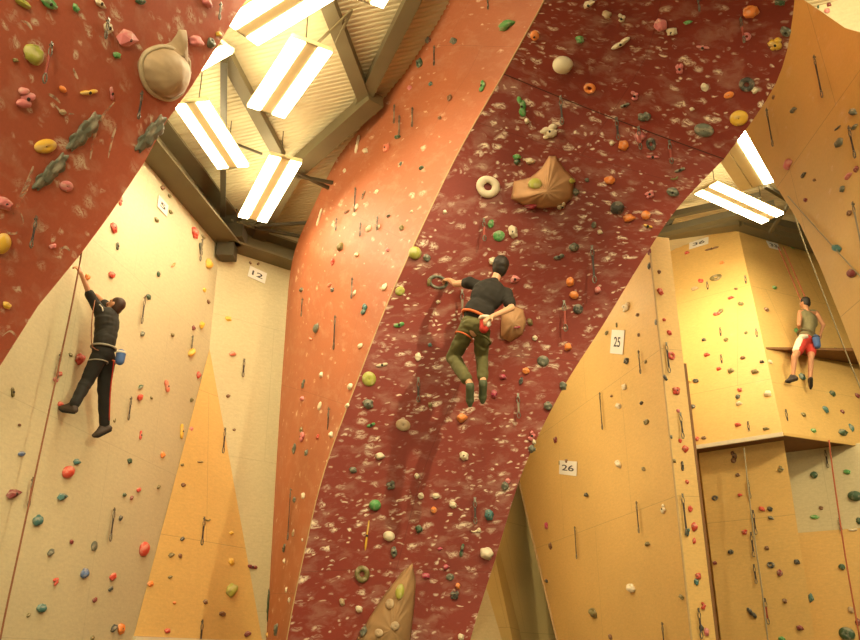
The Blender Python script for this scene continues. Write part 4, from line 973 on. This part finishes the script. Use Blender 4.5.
fuse('body', body, SK2, p1, .0085, 2)
t1 = [ell(chs, (.215, .14, .22), R1, F1v, U1), ell(wst, (.188, .14, .19), R1, F1v, U1), ell(J(476.5, 314.5), (.168, .135, .075), R1, F1v, U1), cap(shl, shr, .072, .074), cap(shl, shl.lerp(elL, .22), .082, .07), cap(shr, shr.lerp(elR, .72), .085, .072), cap(chs, J(492, 288), .1, .075), cap(J(492, 288), J(494.5, 282), .07, .062)]
fuse('t_shirt', t1, BLK, p1, .011, 5, .007)['label'] = 'black short-sleeved t-shirt'
tr1 = [ell(pel, (.165, .14, .12), R1, F1v, U1), cap(hipL, knL, .105, .088), cap(knL, knL.lerp(anL, .8), .086, .07), cap(hipR, knR, .10, .08), cap(knR, knR.lerp(anR, .82), .08, .066)]
fuse('trousers', tr1, OLV, p1, .011, 2, .012)['label'] = 'baggy olive trousers rolled at the ankles'
hair(hd, hf, hu, HAIR, p1, .02, 1.17)['label'] = 'short dark hair'; face_bits(hd, hf, hu, p1)
dn = Vector((0, -.1, -1))
s_ = shoe(anL + Vector((0, .0, -.03)), Vector((0, .15, -1)), Vector((0, 1, 0)), SHG, p1, .27); s_['label'] = 'green climbing shoe pointing down'
s_ = shoe(anR + Vector((0, .0, -.03)), Vector((-.02, .15, -1)), Vector((0, 1, 0)), SHG, p1, .27); s_['label'] = 'green climbing shoe pointing down'
hb = empty('harness'); hb.parent = p1
bc = J(476, 317)
band('waist_belt', loop(bc, R1, F1v, .175, .15), .017, ORG, hb, 'orange waist belt')
band('leg_loop', loop(J(464, 337, .05), R1, F1v, .112, .115), .009, ORG, hb); band('leg_loop', loop(J(482, 339, .05), R1, F1v, .11, .12), .014, OLV, hb)
settle(p1, pel.copy())
cb = empty('chalk_bag'); tag(cb, "red chalk bag with a white fleece rim behind the central climber's hip", 'chalk bag')
cc = J(484.5, 323, -.235); cu = Vector((.1, 0, 1)).normalized()
fuse('pouch', [cap(cc - cu * .07, cc + cu * .04, .055, .06)], REDC, cb, .01, 1)['label'] = 'red pouch'
band('rim', loop(cc + cu * .055 - Vector((0, .01, 0)), Vector((1, 0, 0)), Vector((0, 1, 0)), .055, .055), .022, WHC, cb, 'white fleece rim')
fuse('chalk_patch', [ell(cc + Vector((.03, -.035, -.01)), (.045, .035, .06))], WHC, cb, .01, 1)['label'] = 'chalk-white front pocket'
settle(cb, cc.copy())

# ---- climber in black on the left white wall
J2 = lambda x, y, o: on(x, y, pA + nA * o, nA)
p2 = empty('person'); tag(p2, 'climber in black shirt and black trousers on the left white wall, arm raised', 'person')
pel, wst, chs = J2(103, 353, .36), J2(105, 341, .38), J2(107, 324, .36); shl, shr = J2(99.5, 311, .30), J2(112.5, 316.5, .36); hd = J2(115, 306.5, .40)
R1 = aA.copy(); U1 = (chs - pel).normalized(); F1v = -nA; F1v = (F1v - U1 * F1v.dot(U1)).normalized(); R1 = F1v.cross(U1).normalized()
shl2, shr2 = shl, shr
elL = J2(89.5, 294, .22); haL = J2(81.5, 275, .17); elR = J2(104.5, 304, .22); haR = J2(97.5, 296, .10)
hipL, hipR = J2(99, 357, .34), J2(107, 358, .36); knL, knR = J2(87, 381, .22), J2(104, 391, .27); anL, anR = J2(74, 405, .20), J2(104.5, 424, .22)
ln('c2 armL', shl, elL, haL); ln('c2 armR', shr, elR, haR); ln('legL', hipL, knL, anL); ln('legR', hipR, knR, anR); ln('torso', pel, chs, hd); ln('sh', shl, shr)
up2 = (-aA * .0 + Z).normalized(); hf, hu = (-nA * .9 + Vector((-.25, -.1, .65))), Vector((.35, 0, 1))
body = [ell(chs, (.16, .11, .19), R1, F1v, U1), ell(wst, (.125, .10, .15), R1, F1v, U1), ell(pel, (.14, .11, .12), R1, F1v, U1), cap(shl, shr, .055, .055), cap(shl.lerp(shr, .5), hd, .055, .05)]
body += head(hd, hf, hu) + [cap(shl, elL, .052, .04), cap(elL, haL, .038, .026), cap(shr, elR, .052, .04), cap(elR, haR, .038, .026)]
body += [cap(hipL, knL, .08, .056), cap(knL, anL, .053, .036), cap(hipR, knR, .08, .056), cap(knR, anR, .053, .036)]
body += hand(haL, (haL - elL), -nA, 1, .7, 1) + hand(haR, -nA + Z * .6, Vector((0, 0, -1)), .9, .7, 1)
fuse('body', body, SK, p2, .0085, 2)
t2 = [cap(chs, wst, .15, .135), ell(chs, (.185, .14, .22), R1, F1v, U1), ell(wst, (.155, .13, .18), R1, F1v, U1), ell(J2(104, 347, .37), (.15, .13, .07), R1, F1v, U1), cap(shl, shr, .075, .075), cap(shl, shl.lerp(elL, .98), .075, .062), cap(shr, shr.lerp(elR, .98), .075, .062), cap(chs, shr, .11, .08), cap(chs, shl, .11, .08)]
fuse('shirt', t2, BLK, p2, .011, 7, .006)['label'] = 'black long-sleeved shirt'
band('sleeve_stripe', [shl.lerp(elL, .3) + Vector((.05, -.045, .0)), shl.lerp(elL, .1) + Vector((.065, -.055, -.0)), shl + Vector((.07, -.07, -.03))], .008, WHC, p2, 'thin white stripe')
tr2 = [ell(pel, (.155, .13, .13), R1, F1v, U1), cap(hipL, knL, .105, .082), cap(knL, knL.lerp(anL, .95), .08, .062), cap(hipR, knR, .105, .082), cap(knR, knR.lerp(anR, .97), .08, .066)]
fuse('trousers', tr2, BLK2, p2, .011, 2, .006)['label'] = 'long black trousers'
band('side_stripe', [hipR + Vector((.1, -.02, -.05)), knR + Vector((.088, -.02, 0)), anR.lerp(knR, .1) + Vector((.068, -.02, 0))], .008, REDC, p2, 'thin red stripe down the leg')
hair(hd, hf, hu, HAIRB, p2, .02, 1.0)['label'] = 'short brown hair'; face_bits(hd, hf, hu, p2)
shoe(anL, J2(63, 402, .05) - anL, Vector((0, 0, -1)), SHD, p2, .23)['label'] = 'dark shoe with its toe on a red hold'
shoe(anR + Z * -.02, Vector((-.75, -.35, -.45)), Vector((0, 0, -1)), SHD, p2, .23)['label'] = 'dark shoe, toe down'
hb = empty('harness'); hb.parent = p2
band('waist_belt', loop(J2(103.5, 348, .37), R1, F1v, .162, .142), .013, GREY, hb, 'grey waist belt'); band('leg_loop', loop(J2(98, 362, .33), R1, F1v, .11, .115), .008, GREY, hb); band('leg_loop', loop(J2(107, 362, .35), R1, F1v, .11, .115), .008, ORG, hb)
settle(p2, pel.copy())
cb = empty('chalk_bag'); tag(cb, "blue chalk bag at the back of the climber in black", 'chalk bag'); cc = J2(120.5, 357, .58)
fuse('pouch', [cap(cc - Z * .05, cc + Z * .04, .055, .06)], BLU, cb, .01, 1); band('rim', loop(cc + Z * .055, Vector((1, 0, 0)), Vector((0, 1, 0)), .05, .05), .016, WHC, cb, 'pale rim'); settle(cb, cc.copy())
holds_extra = 1
PEND.clear(); hold('A', 60, 405, 6, 7, 'red', 'blob'); hold('A', 97, 434, 5, 6, 'red', 'blob'); label_all()
PEND[0][0]['label'] = "small red hold under the toe of the climber in black's outstretched foot"; PEND[1][0]['label'] = 'small red hold under the lower foot of the climber in black'

# ---- far climber on the tower
s3, n3 = surf('I', 806, 345); J3 = lambda x, y, o: on(x, y, s3 + n3 * o, n3)
p3 = empty('person'); tag(p3, 'far climber in grey-green tank top and red and white shorts on the yellow tower', 'person')
pel, wst, chs = J3(806.5, 340, .32), J3(807.5, 331, .36), J3(808, 320, .38); shl, shr = J3(800.5, 312.5, .36), J3(816, 313, .40); hd = J3(805, 303.5, .40)
elL, haL = J3(799, 325, .42), J3(801, 334, .22); elR, haR = J3(823.5, 325, .46), J3(820.5, 334, .36)
hipL, hipR = J3(802.5, 343, .30), J3(811, 343, .30); knL, knR = J3(794.5, 357, .36), J3(811, 358, .34); anL, anR = J3(793, 376, .20), J3(810, 380, .22)
ln('c3 armL', shl, elL, haL); ln('c3 armR', shr, elR, haR); ln('legL', hipL, knL, anL); ln('legR', hipR, knR, anR); ln('torso', pel, chs, hd); ln('sh', shl, shr)
U1 = (chs - pel).normalized(); F1v = (-n3 + U1 * n3.dot(U1)).normalized(); R1 = F1v.cross(U1).normalized(); hf, hu = -n3 + Vector((-.2, 0, .25)), Vector((-.05, 0, 1))
body = [ell(chs, (.17, .11, .19), R1, F1v, U1), ell(wst, (.13, .10, .15), R1, F1v, U1), ell(pel, (.15, .115, .12), R1, F1v, U1), cap(shl, shr, .055, .055), cap(chs + U1 * .1, hd, .055, .05)] + head(hd, hf, hu)
body += [cap(shl, elL, .055, .042), cap(elL, haL, .04, .026), cap(shr, elR, .055, .042), cap(elR, haR, .04, .026), cap(hipL, knL, .088, .06), cap(knL, anL, .058, .038), cap(hipR, knR, .088, .06), cap(knR, anR, .058, .038)]
body += hand(haL, haL - elL, -n3, 1, .6, 1) + hand(haR, haR - elR, -n3, 1, .6, -1)
fuse('body', body, SK, p3, .0095, 2)
fuse('tank_top', [cap(chs, wst, .15, .14), ell(chs, (.215, .14, .20), R1, F1v, U1), ell(wst, (.15, .12, .17), R1, F1v, U1), ell(J3(807, 336, .34), (.155, .125, .07), R1, F1v, U1), cap(shl.lerp(shr, .15) + U1 * .02, shl.lerp(shr, .85) + U1 * .02, .056, .056)], GRY, p3, .012, 2, .004)['label'] = 'sleeveless grey-green top'
fuse('shorts', [ell(pel - U1 * .03, (.165, .135, .11), R1, F1v, U1), cap(hipL, hipL.lerp(knL, .62), .105, .095), cap(hipR, hipR.lerp(knR, .62), .105, .095)], REDC, p3, .012, 2, .006)['label'] = 'red shorts'
fuse('shorts_panel', [cap(hipL + Vector((-.05, -.03, .04)), hipL.lerp(knL, .58) + Vector((-.035, -.03, 0)), .075, .08), ell(J3(803.5, 336.5, .40), (.10, .05, .05))], WHC, p3, .012, 2, .003)['label'] = 'white side panel of the shorts'
hair(hd, hf, hu, HAIR, p3, .015)['label'] = 'short dark hair'; face_bits(hd, hf, hu, p3)
shoe(anL, Vector((-.9, .35, -.1)), Vector((0, 0, -1)), SHD, p3, .21); shoe(anR, Vector((.05, .6, -.8)), Vector((0, 0.3, -1)), SHD, p3, .21)
hb = empty('harness'); hb.parent = p3
band('waist_belt', loop(J3(806.5, 334.5, .35), R1, F1v, .172, .147), .014, GRY, hb, 'grey-green waist belt')
settle(p3, pel.copy())
cb = empty('chalk_bag'); tag(cb, "blue chalk bag at the right hip of the far climber", 'chalk bag'); cc = J3(816.5, 341, .50)
fuse('pouch', [cap(cc - Z * .09, cc + Z * .06, .065, .07)], BLU, cb, .012, 1); band('rim', loop(cc + Z * .08, Vector((1, 0, 0)), Vector((0, 1, 0)), .06, .06), .014, BLK, cb, 'dark rim'); settle(cb, cc.copy())
GLOW = 30.0; GLOW_UP = 14; FLIP = 1
OFFL = [(x, y, roofz(Vector((x, y, 0))) - .6) for x in (-4, 0, 4, 8) for y in (-5, -1, 3)] + [(7, 7.5, 10.1), (10, 12, 10), (.6, 14.5, 9.3), (1.6, 17.0, 9.3), (-.9, 15.6, 9.2), (6.6, 7.4, 10.3)]  # unseen hall rows, plus fittings added to light yellow and top-right walls
WC = (1, .835, .5)
KEY_FILL_LIGHTS = [('SPOT', (3.0, 5.0, 7.9), (0.2, 9.7, 5.2), 1350, WC, .07, 84, .7),
         ('AREA', (-3, -6, 7.5), (3, 14, 5), 350, WC, 3),  # this and the entries below are unseen fill lights added to brighten surfaces
         ('SPOT', (-1, -5, 5), (-4.2, 8.5, 6.5), 2600, WC, 1.0, 40, .6),
         ('SPOT', (1, -3, 3), (6.2, 9, 6.5), 1700, WC, 1.0, 36, .5),
         ('AREA', (-.6, 14.8, 6.2), (4.5, 15.5, 3.0), 130, WC, 2.4),
         ('SPOT', (8.0, 7.5, 8.5), (5.8, 15, 4), 1500, WC, .3, 70, .6),
         ('AREA', (5.0, 14.4, 8.9), (5.7, 16.6, 7.9), 85, WC, .8),
         ('AREA', (5.6, 6.9, 9.0), (4.4, 9.4, 9.8), 130, WC, .6),
         ('AREA', (-1.0, -4, 8), (1.5, 8, 8), 260, WC, 2)]
# ================================================================ light fittings
def fixture(cpx, ax0, ax1, wpx, off, label, unlit=0):
    a, b = onroof(*ax0, off), onroof(*ax1, off); c = (a + b) / 2; d = (b - a); L_ = d.length; 
    print('fixture', [round(v, 2) for v in c], 'len', round(L_, 2))
    build_fixture(c, math.atan2(d.y, d.x), L_, wpx, off, label, unlit=unlit)
def build_fixture(c, ang, L_, W, off, label, group='twin-tube ceiling lights', unlit=0):
    t = empty('ceiling_light', c); t.rotation_euler = (0, 0, ang); tag(t, label, 'ceiling light', group)
    def B(x0, x1, y0, y1, z0, z1):
        vs = [Vector((x, y, z)) for z in (z0, z1) for x, y in ((x0, y0), (x1, y0), (x1, y1), (x0, y1))]
        return vs, [(3, 2, 1, 0), (4, 5, 6, 7), (0, 1, 5, 4), (1, 2, 6, 5), (2, 3, 7, 6), (3, 0, 4, 7)]
    hl, hw = L_ / 2, W / 2
    vs, fs = join([B(-hl, hl, -hw, hw, .03, .06), B(-hl, hl, -hw * .30, hw * .30, .0, .03), B(-hl, -hl + .02, -hw, hw, .0, .03), B(hl - .02, hl, -hw, hw, .0, .03)])
    link('housing', mesh('hs', vs, fs), M['housing'], t)['label'] = 'pale tan housing with a centre spine'
    for s in (-1, 1):
        y0, y1 = sorted((s * hw * .33, s * hw * .97)); vs, fs = B(-hl + .02, hl - .02, y0, y1, -.012, .028)
        link('diffuser', mesh('df', vs, fs), M['housing' if s == unlit else 'glow'], t)['label'] = 'unlit tan diffuser' if s == unlit else 'glowing white diffuser'
    vs, fs = B(-hl * .9, hl * .9, -hw * .5, hw * .5, .062, .07); link('added_uplight', mesh('us', vs, fs), M['glow_up'], t)  # glowing strip added on top to brighten the roof deck
    for s in (-1, 1):
        vs, fs = tube([Vector((s * hl * .7, 0, .1)), Vector((s * hl * .7, 0, max(.15, off - .02)))], .008, 5); link('hanger', mesh('hg', vs, fs), M['steel_dark'], t)
m = bpy.data.materials.new('glow'); m.use_nodes = True; m.node_tree.nodes.clear(); N_ = m.node_tree.nodes
e = N_.new('ShaderNodeEmission'); e.inputs['Color'].default_value = (1, .86, .54, 1); e.inputs['Strength'].default_value = GLOW; oo = N_.new('ShaderNodeOutputMaterial'); m.node_tree.links.new(e.outputs[0], oo.inputs[0]); M['glow'] = m
m2 = m.copy(); m2.name = 'glow_up'; [setattr(n.inputs['Strength'], 'default_value', GLOW_UP) for n in m2.node_tree.nodes if n.type == 'EMISSION']; M['glow_up'] = m2
fixture(0, (313, 39.5), (265.5, 117), .56, .7, 'large twin-tube light in the middle of the left roof area')
fixture(0, (286.5, 154), (252, 224), .5, .7, 'lowest twin-tube light on the left, just above the number 12 plate corner')
fixture(0, (190, 102), (233.5, 168), .5, .7, 'twin-tube light running parallel to the eave beam at far left')
fixture(0, (350, -42), (240, 41), .56, .7, 'twin-tube light cut by the top edge beside the red panel')
fixture(0, (219, 37), (161, 79), .5, .7, 'twin-tube light partly hidden behind the upper left red panel')
fixture(0, (388, -40), (364, 4), .5, .7, 'small end of a twin-tube light at the top edge of the photo')
fixture(0, (706, 193), (772, 214), .5, .9, 'twin-tube light hanging level above plates 36 and 33')
fixture(0, (722, 131), (758, 183), .66, .9, 'steep half-lit light fitting at the left rim of the orange overhang', FLIP)
for (x, y, z) in OFFL:
    build_fixture(Vector((x, y, z)), 1.2, 1.6, .55, .6, 'unseen twin-tube light over the rest of the hall', 'twin-tube lights over the rest of the hall')
def lamp(kind, loc, target, energy, col, size=.3, spot=None, blend=.5):
    l = bpy.data.lights.new('key_fill_light', kind); l.energy = energy; l.color = col  # one key lamp, the others unseen added fills
    if kind == 'AREA': l.size = size
    else: l.shadow_soft_size = size
    if kind == 'SPOT': l.spot_size = math.radians(spot); l.spot_blend = blend
    o = bpy.data.objects.new('key_fill_light', l); COL.objects.link(o); o.location = loc
    o.rotation_euler = (Vector(target) - Vector(loc)).to_track_quat('-Z', 'Y').to_euler(); return o
for a in KEY_FILL_LIGHTS: lamp(*a)
w = bpy.data.worlds.new('world'); S.world = w; w.use_nodes = True; w.node_tree.nodes['Background'].inputs[0].default_value = (1, .8, .55, 1); w.node_tree.nodes['Background'].inputs[1].default_value = .05
